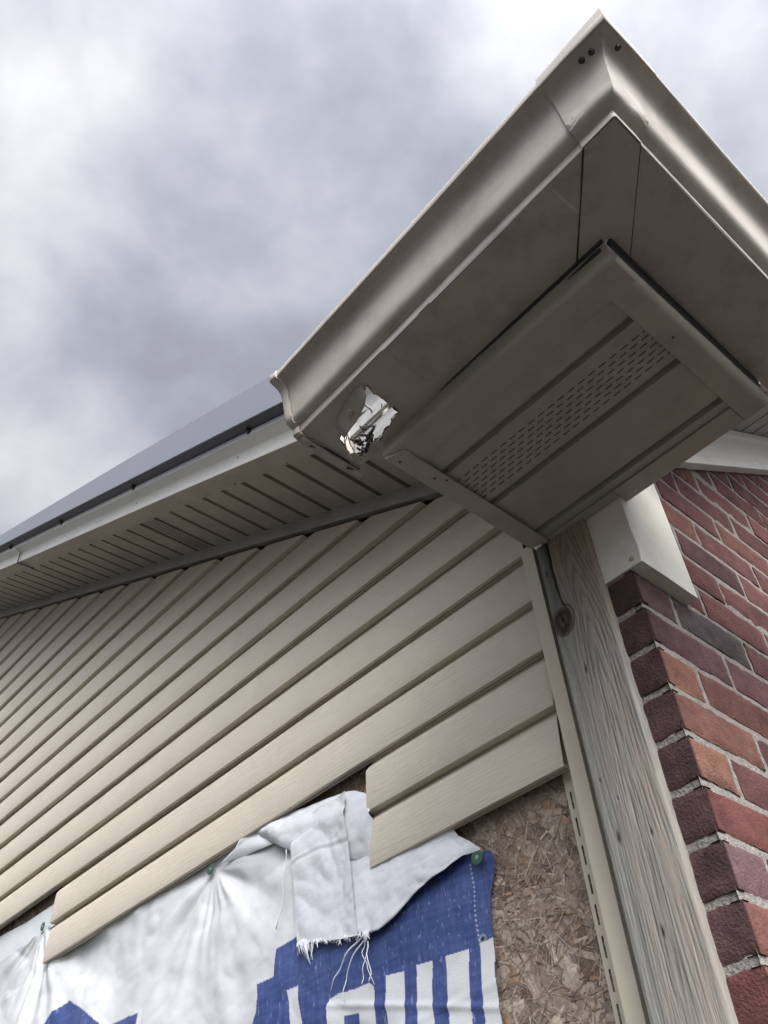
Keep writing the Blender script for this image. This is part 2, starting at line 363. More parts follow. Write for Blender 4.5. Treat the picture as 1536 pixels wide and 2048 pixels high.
warm = np.clip(sstep(-0.06, 0.17, ZZ) * (0.35 + 0.65 * sstep(-0.125, -0.10, XX)) + 0.45 * sstep(0.0, 0.5, broad) * sstep(-0.10, -0.06, XX), 0, 1)[..., None]
greyc = np.array((0.262, 0.238, 0.208)); warmc = np.array((0.265, 0.205, 0.160)); bluec = np.array((0.235, 0.228, 0.208))
base_ = greyc + (bluec - greyc) * sstep(-0.1, 0.35, fbm(XX * 22 + 5, ZZ * 3, 2, 33.))[..., None]
C = base_ * (1 - warm) + warmc * warm
C = C * (1 + 0.26 * streak + 0.20 * broad)[..., None]
dark = sstep(0.15, 0.95, gr)
C = C * (1 - 0.24 * dark)[..., None]
disp = -0.0007 * dark + 0.0003 * streak
disp = disp * (np.abs(per[:, 3]) > 0.99)[:, None]
# knot
kn = sstep(0.0185, 0.0145, rk + 0.0015 * fbm(dxk * 120, dzk * 120, 2)); ring = 0.5 + 0.5 * np.sin(rk / 0.0021 + 2 * fbm(dxk * 90, dzk * 90, 2))
C = C * (1 - kn)[..., None] + (np.array((0.085, 0.062, 0.052)) * (0.55 + 0.6 * ring)[..., None]) * kn[..., None]
rim = np.exp(-((rk - 0.0185) / 0.0016) ** 2); C = C * (1 - 0.55 * rim)[..., None]; disp = disp - 0.0015 * rim
kc = np.exp(-(((dxk + dzk * 0.25) / 0.0022) ** 2)) * (np.abs(dzk) < 0.015); C = C * (1 - 0.6 * kc)[..., None]
low = np.exp(-((dxk + 0.002) / 0.007) ** 2 - ((dzk + 0.021) / 0.004) ** 2); C = C * (1 - 0.75 * low)[..., None]
# drying crack running down to the knot, and a dead-grey sapwood strip left of it
cz = np.array([0.30, 0.189, 0.143, 0.1006, 0.0707, 0.062]); cxp = np.array([-0.1235, -0.1254, -0.1262, -0.1245, -0.1218, -0.1175])
cxz = np.interp(ZZ, cz[::-1], cxp[::-1]) + 0.0008 * vnoise(ZZ * 90, ZZ * 0)
wd = np.interp(ZZ, [0.058, 0.075, 0.14, 0.2], [0.0004, 0.0014, 0.0024, 0.0034])
crk = np.exp(-((XX - cxz) / wd) ** 2) * sstep(0.058, 0.068, ZZ) * (YY < PY + 0.004)
sap = sstep(0.0, 0.004, cxz - XX) * sstep(0.055, 0.075, ZZ)
C = C * (1 - sap)[..., None] + np.array((0.185, 0.18, 0.165)) * (1 + 0.5 * streak + 0.3 * broad)[..., None] * sap[..., None]
C = C * (1 - 0.93 * crk)[..., None]; disp = disp - 0.006 * crk
for (hx, hz, rr, ln) in [(-0.1110, -0.055, 0.0022, 3.0), (-0.1327, -0.2183, 0.0016, 1.5), (-0.1266, -0.2987, 0.0028, 3.0), (-0.0792, -0.309, 0.0016, 2.5), (-0.113, -0.2516, 0.0012, 1.5), (-0.136, 0.14, 0.0018, 3.5), (-0.100, -0.42, 0.002, 3.0)]:
    q = np.exp(-((XX - hx) / rr) ** 2 - ((ZZ - hz) / (rr * ln)) ** 2) * (YY < PY + 0.003); C = C * (1 - 0.85 * q)[..., None]; disp = disp - 0.002 * q
# long hairline checks
for (hx, za, zb) in [(-0.104, -0.50, -0.16), (-0.126, -0.62, -0.30), (-0.083, -0.55, -0.24), (-0.070, -0.2, 0.02), (-0.0935, -0.36, -0.08)]:
    q = np.exp(-((xg - hx) / 0.00055) ** 2) * sstep(za, za + 0.05, ZZ) * sstep(zb, zb - 0.05, ZZ); C = C * (1 - 0.6 * q)[..., None]; disp = disp - 0.0006 * q
C = C * np.array((0.86, 0.86, 0.84))
P = np.stack([XX + per[:, 2][:, None] * disp, YY + per[:, 3][:, None] * disp, ZZ], -1)
po = MB(); po.grid(P, np.clip(C, 0.008, 1), flip=True)
tag(po.build('wooden_post', WOOD, base=(-0.0975, 0.03, -Z0), smooth=True), 'weathered grey timber post with a knot and a split near its top', 'post')

# ================================================================== BRICK WALL
CH = 0.0677; LB, HB = 0.2025, 0.0945
brick_wall = thing('brick_wall', 'red brick wall at the house corner with grey mortar joints, right of the wooden post', 'wall', (0, 0.9, -Z0))
bk = MB()
def face_grid(mb, o, u, v, nrm, lu, lv, seed, colr, fine=0.009, s0=False, s1=False):
    nu = max(2, int(lu / fine)); nv = max(2, int(lv / fine))
    s_ = np.linspace(0, 1, nu + 1); t_ = np.linspace(0, 1, nv + 1); S, T = np.meshgrid(s_, t_, indexing='ij')
    a = S * lu; b = T * lv
    ea = np.minimum(a + (1 if s0 else 0), lu - a + (1 if s1 else 0)); ed = np.minimum(ea, np.minimum(b, lv - b))
    rnd = -0.0020 * np.exp(-(ed / 0.0016) ** 1.0)
    nz = 0.0014 * fbm(a * 85 + seed, b * 85 + seed * 1.7, 3) + 0.0016 * fbm(a * 14 + seed * 2, b * 14, 2)
    nz = np.maximum(nz, -0.0012)
    j = 0.0024
    du = np.where((S == 0) | (S == 1), j * fbm(b * 110 + seed, b * 0 + seed, 2, 3.) * np.where(S == 0, 1, -1) + np.where(S == 0, 1, -1) * .0005, 0)
    dv = np.where((T == 0) | (T == 1), j * fbm(a * 70 + seed, a * 0 + seed * 3, 2, 6.) * np.where(T == 0, 1, -1), 0)
    if s0: du = np.where(S == 0, 0, du)
    if s1: du = np.where(S == 1, 0, du)
    if s0: nz = nz * sstep(0, 0.012, a)
    if s1: nz = nz * sstep(0, 0.012, lu - a)
    o = np.array(o); u = np.array(u); v = np.array(v); nrm = np.array(nrm)
    Pn = o + (a + du)[..., None] * u + (b + dv)[..., None] * v + (rnd + nz)[..., None] * nrm
    cv = np.array(colr) * (1 + 0.34 * fbm(a * 40 + seed * 5, b * 40, 3)[..., None])
    pit = sstep(0.42, 0.6, fbm(a * 150 + seed, b * 150 + seed, 2, 12.))[..., None]; cv = cv * (1 - 0.6 * pit)
    blot = sstep(0.12, 0.5, fbm(a * 11 + seed * 1.3, b * 17 + seed, 3, 19.))[..., None]; cv = cv * (1 - 0.35 * blot)
    if s0:
        tooth = sstep(-0.05, 0.12, 0.0042 * (0.8 + fbm(b * 300 + seed, b * 0 + seed, 2, 5.)) / (a + 0.0012) - 0.9); cv = cv * (1 - 0.75 * tooth)[..., None]
    mb.grid(Pn, np.clip(cv, 0.004, 1))
    # sides back into the joint
    for e_ in ([] if s0 else [Pn[0]]) + ([] if s1 else [Pn[-1]]) + [Pn[:, 0], Pn[:, -1]]:
        back = e_ - 0.014 * nrm; mb.grid(np.stack([e_, back]), np.array(colr) * 0.8)
PALB = [((0.094, 0.039, 0.033), 5), ((0.086, 0.037, 0.033), 4), ((0.103, 0.044, 0.035), 3), ((0.077, 0.037, 0.034), 1.6), ((0.110, 0.050, 0.037), 0.7), ((0.062, 0.043, 0.041), 0.25)]
bw = np.array([b for a, b in PALB]); bw = bw / bw.sum()
special = {(1, 0): (0.190, 0.090, 0.062), (3, 0): (0.145, 0.070, 0.048), (-3, 0): (0.060, 0.048, 0.046), (-1, 0): (0.074, 0.044, 0.045), (5, 0): (0.098, 0.056, 0.055), (0, 0): (0.082, 0.041, 0.041), (2, 0): (0.118, 0.055, 0.042), (4, 0): (0.100, 0.036, 0.031), (-1, 1): (0.062, 0.047, 0.046)}
def gable_z(y): return 0.5261 + 0.618 * (y - 0.3705)
for k in range(-18, 35):
    zb = -(k + 1) * CH + 0.0055; lv = CH - 0.011           # course between joint k (top) and k+1 (bottom)
    y = 0.0; first = HB - 0.005 if (k % 2) else LB - 0.005
    n_ = 0; fine = 0.009 if k < 12 else 0.03
    while y < 2.4:
        lu = first if n_ == 0 else 0.1925
        if zb < gable_z(y + lu) + 0.06:
            c0 = special.get((k, n_))
            if c0 is None: c0 = np.array(PALB[RNG.choice(len(PALB), p=bw)][0]) * RNG.uniform(0.85, 1.15)
            yj = RNG.normal(0, 0.0012) if n_ else 0.0
            face_grid(bk, (0.0 if n_ == 0 else RNG.normal(0, 0.0006), y + yj, zb + (0 if n_ == 0 else RNG.normal(0, 0.0006))), (0, 1, 0), (0, 0, 1), (1, 0, 0), lu, lv, k * 7.3 + n_ * 3.1 + 50, c0, (0.006 if n_ == 0 and k < 12 else fine) if y < 1.4 else 0.02, s0=(n_ == 0))
        y += lu + 0.010; n_ += 1
    if zb < 0.06:                                           # end faces turned to the siding wall
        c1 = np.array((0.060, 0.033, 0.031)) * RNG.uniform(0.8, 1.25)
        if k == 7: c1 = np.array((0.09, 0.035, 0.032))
        face_grid(bk, (-0.090, 0.0, zb), (1, 0, 0), (0, 0, 1), (0, -1, 0), 0.090, lv, k * 5.1 + 200, c1, 0.006 if k < 12 else fine, s1=True)
bk.build('bricks', BRK, brick_wall, smooth=True)
mo = MB()
ys_ = np.linspace(0.0, 2.45, 260); zs_ = np.linspace(-1.35, 1.75, 300)
YYm, ZZm = np.meshgrid(ys_, zs_, indexing='ij')
ok = ZZm < gable_z(YYm) + 0.12
ZZm2 = np.minimum(ZZm, gable_z(YYm) + 0.12)
mo.grid(np.stack([-0.0027 + 0.0015 * fbm(YYm * 60, ZZm * 60, 3), YYm + 0.004 * 0, ZZm2], -1))
xs2 = np.linspace(-0.09, -0.0042, 16); zs2 = np.linspace(-1.35, 0.066, 240); XXm, ZZ3 = np.meshgrid(xs2, zs2, indexing='ij')
mo.grid(np.stack([XXm, 0.0030 - 0.0020 * fbm(XXm * 50, ZZ3 * 50, 3) , ZZ3], -1))
mo.box(-0.09, -0.0045, 0.006, 2.45, -Z0, -1.35)
mo.build('mortar', MOR, brick_wall, smooth=True)

# ================================================================== BEAM WRAP
bwp = MB()
x0, x1, y0, y1, z0, z1 = -0.085, 0.0195, -0.0025, 0.1435, 0.0655, 0.44
nz_ = 14
zl = np.linspace(z0, z1, nz_)
ex = [x1 + 0.0012 * vnoise(z * 30, 1.0) + (0.0022 if 0.085 < z < 0.115 else 0) for z in zl]
bwp.grid([[(x0, y0, z) for z in zl], [(0.0, y0 - 0.0006, z) for z in zl], [(ex[i] - 0.001, y0, z) for i, z in enumerate(zl)], [(ex[i], y0 + 0.001, z) for i, z in enumerate(zl)], [(x1 + 0.0010, 0.05, z) for z in zl], [(x1, y1 - 0.001, z) for z in zl], [(x1 - 0.001, y1, z) for z in zl], [(-0.004, y1, z) for z in zl]], flip=True)
bwp.add([(x0, y0, z0), (x1, y0, z0), (x1, y1, z0), (-0.004, y1, z0), (-0.004, 0.006, z0), (x0, 0.006, z0)], [(0, 1, 2, 3, 4, 5)])
beam = thing('beam_wrap', 'bent beige metal wrap boxed round the beam end on top of the brick corner', 'beam wrap', (-0.03, 0.07, z0))
bwp.build('wrap', WRAP, beam, autosmooth=30)
s_ = MB(); s_.screw((0.006, y0 - 0.0008, 0.0785), (0, -1, 0), 0.003, 0.002); s_.build('screw', SCRL, beam, smooth=False)

# ================================================================== EAVE BOX SOFFIT
ZS = 0.200
box = thing('eave_soffit', 'flat soffit box under the corner gutter with one slotted vent strip', 'soffit', (0.065, -0.17, ZS))
def slot_rows(mb, org, u, v, lu, rows, rp, pitch, slen, sw, vtop, vbot, phase=0.0):
    """flat strip along u; rows of through slots at v offsets; spans v from vtop to vbot"""
    org = np.array(org, float); u = np.array(u, float); v = np.array(v, float)
    def q(a0, a1, b0, b1): mb.add([org + u * a0 + v * b0, org + u * a1 + v * b0, org + u * a1 + v * b1, org + u * a0 + v * b1], [(0, 1, 2, 3)])
    cur = vtop
    for r in range(rows):
        b = vtop + rp[0] + r * rp[1]
        q(0, lu, cur, b - sw / 2); cur = b + sw / 2
        a = (phase + (0.5 * pitch if r % 2 else 0)) % pitch; e0 = 0.0
        while a < lu:
            if a - slen > 0.0: q(e0, a - slen, b - sw / 2, b + sw / 2); e0 = a
            a += pitch
        if e0 < lu: q(e0, lu, b - sw / 2, b + sw / 2)
    q(0, lu, cur, vbot)
so = MB()
XA, XB = -0.132, 0.262
def flat(y0_, y1_, z=ZS): so.add([(XA, y0_, z), (XB, y0_, z), (XB, y1_, z), (XA, y1_, z)], [(0, 1, 2, 3)])
def groove(yc, w_=0.013, d=0.010):
    a, b = yc - w_ / 2, yc + w_ / 2
    pr = [(a, ZS), (a + 0.0015, ZS + d * .85), (a + .003, ZS + d), (b - .002, ZS + d * .95), (b - .0005, ZS + d * .3), (b, ZS)]
    so.grid([[(XA, y_, z_) for y_, z_ in pr], [(XB, y_, z_) for y_, z_ in pr]])
flat(-0.335, -0.2605); groove(-0.254)
slot_rows(so, (XA, -0.2475, ZS), (1, 0, 0), (0, 1, 0), XB - XA, 7, (0.0225, 0.0093), 0.0184, 0.0117, 0.0017, 0.0, 0.092, 0.006)
groove(-0.149); flat(-0.1425, -0.0495); groove(-0.043); flat(-0.0365, 0.012)
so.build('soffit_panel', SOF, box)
vb = MB(); vb.add([(XA, -0.25, ZS + 0.014), (XB, -0.25, ZS + 0.014), (XB, -0.15, ZS + 0.014), (XA, -0.15, ZS + 0.014)], [(0, 1, 2, 3)]); vb.build('vent_backing', DARK, box)
FY, FX = -0.3485, 0.2765
fr_ = MB()    # front trim: fascia face with a rolled lower edge and a flat return under the panel
def trim(mb, pts, n=2): mb.grid(pts)
fp = [(FY + 0.004, 0.262), (FY + 0.002, 0.222), (FY, 0.206), (FY + 0.001, 0.2005), (FY + 0.004, 0.1972), (FY + 0.008, 0.1965), (FY + 0.048, 0.1968), (FY + 0.0495, 0.1995)]
fr_.grid([[(x_, y_ + 0.0012 * vnoise(x_ * 9, i * 0.3), z_ + 0.0006 * vnoise(x_ * 7, 4.0)) for x_ in np.linspace(-0.146, FX - 0.004, 30)] for i, (y_, z_) in enumerate(fp)], flip=True)
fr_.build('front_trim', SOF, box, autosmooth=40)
rt = MB()
rp_ = [(FX - 0.002, 0.262), (FX - 0.001, 0.222), (FX, 0.208), (FX - 0.001, 0.2035), (FX - 0.006, 0.1975), (FX - 0.013, 0.1955), (FX - 0.042, 0.1959), (FX - 0.0435, 0.199)]
rt.grid([[(x_ + 0.0012 * vnoise(y_ * 9, i * 0.3), y_, z_) for y_ in np.linspace(FY + 0.010, 0.015, 30)] for i, (x_, z_) in enumerate(rp_)])
rt.build('side_trim', SOF, box, autosmooth=40)
se = MB()     # black beads in the trim's corner joint, plus strips painting in the gutter's shadow
for k in range(40):
    t = k / 39; y_ = FY + 0.004 + 0.33 * t; r_ = 0.0035 * (1 - 0.75 * t) + 0.001
    se.tube([(FX + 0.001, y_, 0.232 - 0.004 * t + 0.001 * random.random()), (FX + 0.001, y_ + 0.010, 0.232 - 0.004 * t)], r_, 7)
for k in range(14):
    t = k / 13; se.tube([(FX - 0.012 - 0.05 * t, FY + 0.003, 0.228), (FX - 0.018 - 0.05 * t, FY + 0.003, 0.229)], 0.003 * (1 - t) + 0.0006, 7)
se.add([(FX + 0.0004, FY + 0.004, 0.2125), (FX + 0.0004, 0.0, 0.2165), (FX + 0.0004, 0.0, 0.2385), (FX + 0.0004, FY + 0.004, 0.2385), (FX + 0.0014, FY + 0.004, 0.2150), (FX + 0.0014, 0.0, 0.219), (FX + 0.0014, 0.0, 0.2385), (FX + 0.0014, FY + 0.004, 0.2385)], [(0, 1, 5, 4), (4, 5, 6, 7), (0, 4, 7, 3)])  # dark strip painting the deep shade between gutter and box side
se.tube([(-0.14, FY - 0.0012, 0.2245), (0.05, FY - 0.0012, 0.231), (0.272, FY - 0.0012, 0.2375)], [0.0018, 0.0022, 0.0035], 6)  # dark line painting the shade along the front face
se.build('sealant_and_shade', RUB, box, smooth=True)
bt = MB(); bt.box(0.0 + 0.0205, FX - 0.044, -0.0215, 0.015, 0.1962, 0.1985); bt.box(-0.113, 0.0195, -0.0215, -0.004, 0.1962, 0.1985)
bt.build('back_trim', SOF, box, bevel=0.0008)
cs = MB()
cs.hexa([(-0.146, -0.3465, 0.1925), (-0.1145, -0.335, 0.1925), (-0.1145, -0.018, 0.1925), (-0.146, -0.026, 0.1925), (-0.146, -0.3465, 0.1962), (-0.1145, -0.335, 0.1962), (-0.1145, -0.018, 0.1962), (-0.146, -0.026, 0.1962)])
cs.build('cover_strip', SOF, box, bevel=0.0008)
sp = MB(); sp.box(-0.1455, -0.1435, FY + 0.002, 0.015, 0.1965, 0.44); sp.build('side_panel', SOF, box)
cp = MB(); cp.box(-0.1430, FX - 0.004, 0.0135, 0.0150, 0.2005, 0.33); cp.build('back_panel', SOF, box)
for (px_, py_) in ((-0.136, -0.325), (-0.128, -0.262), (-0.120, -0.245)):
    s_ = MB(); s_.screw((px_, py_, 0.1924), (0, 0, -1), 0.0016, 0.0010); s_.build('screw', SCR, box)
s_ = MB(); s_.screw((0.252, -0.19, 0.1956), (0, 0, -1), 0.0014, 0.001); s_.build('screw', SCR, box)
s_ = MB(); s_.screw((0.045, 0.004, 0.1960), (0, 0, -1), 0.0020, 0.001); s_.build('screw', SCRL, box)

# ================================================================== CORNER GUTTER
gut = thing('corner_gutter', 'beige metal rain gutter wrapping the eave corner with a torn hole in its bottom', 'gutter', (0.376, -0.458, 0.24))
GX0, GXC, GYC = -0.2075, 0.3765, -0.4585
def gz(x): return 0.2405 - 0.0205 * (GXC - x) / (GXC - GX0)
def kprof(k, o_s=1.0, h_s=1.0):
    """(outward, up) of the k-style front, from bottom edge to the rolled lip"""
    p_ = [(0.0, 0.0), (0.0012, -0.0012), (0.0022, 0.0), (0.0022, 0.0085), (0.0024, 0.0112), (0.0062, 0.0124), (0.0110, 0.0140), (0.0155, 0.0162), (0.0190, 0.0196), (0.0210, 0.0255), (0.0228, 0.034), (0.0246, 0.044), (0.0264, 0.053), (0.0282, 0.061), (0.0304, 0.0685), (0.0335, 0.0740), (0.0380, 0.0776), (0.0432, 0.0798), (0.0485, 0.0815), (0.0535, 0.0830), (0.0565, 0.0842), (0.0574, 0.0862), (0.0574, 0.0930), (0.0560, 0.0962), (0.0525, 0.0968), (0.0480, 0.0962)]
    return [(a * o_s, b * h_s) for a, b in p_]
NP = len(kprof(0))
def front_section(x, off=0.0, lipz=0.0):
    t = (GXC - x) / (GXC - GX0)
    return [(GYC - a - off, gz(x) + b + (lipz if i > NP - 6 else 0)) for i, (a, b) in enumerate(kprof(0, 0.92 - 0.10 * t, 1.13 - 0.06 * t))]
def side_section(off=0.0, lipz=0.0):
    return [(GXC + a + off, 0.2405 + b + (lipz if i > NP - 6 else 0)) for i, (a, b) in enumerate(kprof(0, 0.97, 1.13))]
xs_ = np.linspace(GX0, GXC, 60); cs_ = side_section()
tf = MB(); rows = []
for x in xs_:
    s = front_section(x); rows.append([(x, y_ + 0.0012 * vnoise(x * 6, i * .2), z_ + 0.0008 * vnoise(x * 5, 2.)) for i, (y_, z_) in enumerate(s)])
rows.append([(cs_[i][0], front_section(GXC)[i][0], front_section(GXC)[i][1]) for i in range(NP)])
tf.grid(rows)
front_gutter = tf.build('gutter_front', GUT, gut, autosmooth=42)
ts = MB(); rows = [[(cs_[i][0], front_section(GXC)[i][0], cs_[i][1]) for i in range(NP)]]
for y in np.linspace(GYC, 0.32, 40): rows.append([(x_ + 0.001 * vnoise(y * 4, i * .2), y, z_ + 0.0006 * vnoise(y * 5, 2.)) for i, (x_, z_) in enumerate(cs_)])
ts.grid(rows); ts.build('gutter_side', GUT, gut, autosmooth=42)
# bottom sheet with the torn hole
HOLE = [(-0.0894, -0.4284), (-0.0934, -0.414), (-0.0926, -0.4017), (-0.0945, -0.3842), (-0.0969, -0.3669), (-0.1040, -0.3690), (-0.1095, -0.368), (-0.1135, -0.3640), (-0.1187, -0.3617), (-0.1250, -0.3640), (-0.1311, -0.3622), (-0.1390, -0.3575), (-0.1468, -0.3561), (-0.1500, -0.3610), (-0.1546, -0.3627), (-0.1640, -0.3590), (-0.1706, -0.3565), (-0.1760, -0.3600), (-0.1803, -0.3656), (-0.1869, -0.3724), (-0.1840, -0.3800), (-0.1799, -0.3869), (-0.1755, -0.3998), (-0.1636, -0.406), (-0.1533, -0.4109), (-0.1413, -0.4136), (-0.1327, -0.4116), (-0.1218, -0.4153), (-0.1053, -0.4203)]
HOLE = [(-0.1276 + 1.13 * (a + 0.0074 + 0.1276), -0.3985 + 1.10 * (b - 0.0071 + 0.3985)) for a, b in HOLE]
def bottom_with_hole(name, outer, hole, zfn, matr, dz=0.0):
    bm = bmesh.new()
    def loop(pts):
        vs_ = [bm.verts.new((x, y, 0)) for x, y in pts]
        return [bm.edges.new((vs_[i], vs_[(i + 1) % len(vs_)])) for i in range(len(vs_))]
    ed = loop(outer) + (loop(hole) if hole else [])
    bmesh.ops.triangle_fill(bm, edges=ed, use_beauty=True)
    if hole:                                             # fine mesh so that the sheet can buckle round the tear
        for _ in range(3):
            bmesh.ops.subdivide_edges(bm, edges=[e_ for e_ in bm.edges if e_.calc_length() > 0.012], cuts=1)
            bmesh.ops.triangulate(bm, faces=bm.faces[:])
    hc = np.array(hole) if hole else None
    mb = MB(); bm.verts.index_update()
    vv = []
    for v in bm.verts:
        x, y = v.co.x, v.co.y; z = zfn(x, y)
        if hole:
            d = np.min(np.hypot(hc[:, 0] - x, hc[:, 1] - y))
            z += -0.0022 * math.exp(-d / 0.006) * (1 + 1.6 * float(vnoise(x * 120, y * 120))) - 0.0016 * math.exp(-d / 0.02)
        vv.append((x, y, z + dz))
    mb.add(vv, [tuple(q.index for q in f.verts) for f in bm.faces])
    bm.free()
    return mb.build(name, matr, gut, autosmooth=60)
bottom_with_hole('gutter_bottom', [(GX0, GYC), (-0.02, GYC), (-0.02, FY + 0.001), (GX0, FY + 0.001)], HOLE, lambda x, y: gz(x), GUT)
gb = MB(); gb.grid([[(x, y_, gz(x) + 0.0004 * vnoise(x * 8, y_ * 20) * min(1, max(0, x + 0.02) * 20) + 0.0004) for y_ in np.linspace(GYC + 0.0005, FY + 0.001, 5)] for x in np.linspace(-0.04, 0.2765, 24)])
gb.add([(0.2765, GYC, 0.237), (GXC, GYC, 0.2405), (GXC, 0.32, 0.2405), (0.2765, 0.32, 0.238)], [(0, 1, 2, 3)])
gb.build('gutter_bottom', GUT, gut)
ec = MB(); ec.poly([(x_, 0.3205, z_) for x_, z_ in cs_] + [(0.2765, 0.3205, cs_[-1][1]), (0.2765, 0.3205, 0.2385)]); ec.build('end_cap', GUT, gut)
ec = MB(); ec.box(0.2745, 0.2763, 0.016, 0.32, 0.2395, 0.36); ec.build('gutter_back', GUT, gut)
# white inside of the trough, seen through the hole
iw = MB(); rows = []
for x in np.linspace(GX0 + 0.002, 0.36, 20):
    s = front_section(x, -0.0022); rows.append([(x, y_, z_) for y_, z_ in s[3:-3]])
iw.grid(rows, flip=True)
iw.grid([[(x, FY - 0.0012, gz(x) + 0.002), (x, FY - 0.0012, gz(x) + 0.060)] for x in (GX0 + 0.002, 0.36)])
iw.build('gutter_lining', GUTW, gut, smooth=True)
# end cap: ogee plate with a folded flange
ec = MB(); s = front_section(GX0)
loop_ = [(GX0 - 0.0005, y_, z_) for y_, z_ in s] + [(GX0 - 0.0005, FY, s[-1][1]), (GX0 - 0.0005, FY, gz(GX0))]
ec.poly(loop_)
ec.build('end_cap', GUT, gut)
fl = MB(); pts = [(y_ - 0.0022, z_) for y_, z_ in s]; pts = pts[::-1]
bot = [(y_, gz(GX0) - 0.0028) for y_ in np.linspace(GYC, FY - 0.001, 10)]
pp = pts + bot
jag = [0.0012 * vnoise(i * 0.9, 1.) for i in range(len(pp))]
fl.grid([[(GX0 - 0.004, y_ - 0.0008 * abs(j_), z_ - 0.0012) for (y_, z_), j_ in zip(pp, jag)], [(GX0 - 0.001, y_ - 0.0020, z_ - 0.0004) for (y_, z_) in pp], [(GX0 + 0.0085 + 2 * j_, y_ - 0.0004, z_) for (y_, z_), j_ in zip(pp, jag)], [(GX0 + 0.0090 + 2 * j_, y_ + 0.0018, z_ + 0.0018) for (y_, z_), j_ in zip(pp, jag)]])
fl.build('end_cap_flange', GUT, gut, autosmooth=50, solid=0.0008)
lp = MB(); zz0 = gz(GX0)
ys_l = [GYC + 0.004, GYC + 0.03, GYC + 0.06, GYC + 0.085, FY + 0.004, FY + 0.010]
wd_l = [0.0095, 0.0100, 0.0092, 0.0100, 0.0088, 0.0050]
lp.grid([[(GX0 - 0.004, y_, zz0 - 0.0065 - 0.001 * math.sin(i * 1.7)) for i, y_ in enumerate(ys_l)], [(GX0 - 0.004 + w_l, y_ + 0.001, zz0 - 0.0070 + 0.0008 * math.sin(i * 2.3)) for i, (y_, w_l) in enumerate(zip(ys_l, wd_l))], [(GX0 - 0.0035 + w_l, y_ + 0.001, zz0 - 0.0010) for y_, w_l in zip(ys_l, wd_l)]])
lp.build('end_cap_lip', GUT, gut, solid=0.0008)
q = MB(); q.tube([(GX0 + 0.0075, GYC + 0.012, zz0 - 0.0022), (GX0 + 0.0078, GYC + 0.055, zz0 - 0.0025), (GX0 + 0.0070, FY + 0.002, zz0 - 0.0022)], [0.0009, 0.0018, 0.0012], 6)
q.tube([(GX0 + 0.001, FY - 0.018, zz0 - 0.0072), (GX0 + 0.004, FY - 0.008, zz0 - 0.0074)], [0.0025, 0.0012], 6); q.tube([(GX0 + 0.001, GYC + 0.022, zz0 - 0.0072), (GX0 + 0.003, GYC + 0.030, zz0 - 0.0072)], [0.0014, 0.0008], 6)
q.build('seam_sealant', RUB, gut)
# bent flap left of the tear, with its screw
fp_ = MB()
A = [(-0.1620, -0.4240), (-0.1460, -0.4360), (-0.1180, -0.4440), (-0.0930, -0.4490), (-0.0800, -0.4470)]
B = [(-0.1531, -0.4166), (-0.1346, -0.4201), (-0.1226, -0.4191), (-0.0956, -0.4276), (-0.0811, -0.4366)]
rows = []
for t in np.linspace(0, 1, 9):
    rows.append([((1 - t) * a[0] + t * b[0], (1 - t) * a[1] + t * b[1], gz(a[0]) - 0.0004 - 0.026 * t * (1 - 0.35 * (i / 4)) - 0.0012 * math.sin(i * 2.1) * t) for i, (a, b) in enumerate(zip(A, B))])
fp_.grid(rows); fp_.build('torn_flap', GUT, gut, smooth=True, solid=0.0007)
s_ = MB(); s_.screw((-0.1200, -0.4335, gz(-0.12) - 0.0125), (0, -0.75, -0.65), 0.0036, 0.004); s_.build('screw', SCRL, gut)
for path, r_ in (([(-0.163, -0.408, gz(-.16) - .004), (-0.170, -0.400, .206), (-0.178, -0.388, .203), (-0.186, -0.372, .208)], 0.0012),
                 ([(-0.155, -0.409, gz(-.15) - .004), (-0.162, -0.398, .205), (-0.172, -0.380, .206), (-0.178, -0.366, .212)], 0.0010),
                 ([(-0.158, -0.407, .214), (-0.163, -0.404, .211), (-0.166, -0.405, .208)], 0.0008)):
    q = MB(); q.tube(path, [r_, r_, r_ * .9, r_ * .5][:len(path)], 6); q.build('torn_strip', GUT, gut, smooth=True)
q = MB(); q.tube([(-0.100, -0.424, .226), (-0.112, -0.412, .236), (-0.116, -0.396, .240), (-0.122, -0.388, .246)], 0.0016, 6); q.tube([(-0.160, -0.385, .232), (-0.135, -0.378, .240), (-0.112, -0.378, .243), (-0.100, -0.388, .246)], 0.0014, 6)
q.build('torn_strip', GUTW, gut, smooth=True)
q = MB(); rnd = random.Random(3)
for k in range(16):
    a = rnd.uniform(-0.176, -0.140); b = rnd.uniform(-0.366, -0.385); q.tube([(a, b, .228 + rnd.uniform(0, .012)), (a + rnd.uniform(-.012, .012), b + rnd.uniform(-.006, .006), .230 + rnd.uniform(0, .012))], rnd.uniform(.001, .0035), 5)
q.build('wet_debris', RUB, gut, smooth=True)
q = MB(); hh = HOLE + HOLE[:1]
for k in range(len(HOLE)):
    a, b = hh[k], hh[k + 1]
    rr_ = 0.7 if 4 <= k <= 22 or k % 3 == 0 else 0.35
    if True:
        q.tube([(a[0], a[1], gz(a[0]) - 0.0030), ((a[0] + b[0]) / 2, (a[1] + b[1]) / 2, gz(a[0]) - 0.0024), (b[0], b[1], gz(b[0]) - 0.0030)], [rr_ * random.uniform(0.0006, 0.0016), rr_ * random.uniform(0.0006, 0.0024), rr_ * random.uniform(0.0005, 0.0012)], 5)
q.build('torn_edge', RUB, gut, smooth=True)
q = MB()
for k in range(34):
    a = random.uniform(-0.182, -0.140); b = -0.3665 - 0.28 * (a + 0.15) + random.uniform(-0.006, 0.007)
    q.tube([(a, b, gz(a) + random.uniform(-.003, .012)), (a + random.uniform(-.010, .010), b + random.uniform(-.006, .006), gz(a) + random.uniform(-.002, .012))], random.uniform(.0006, .0026), 5)
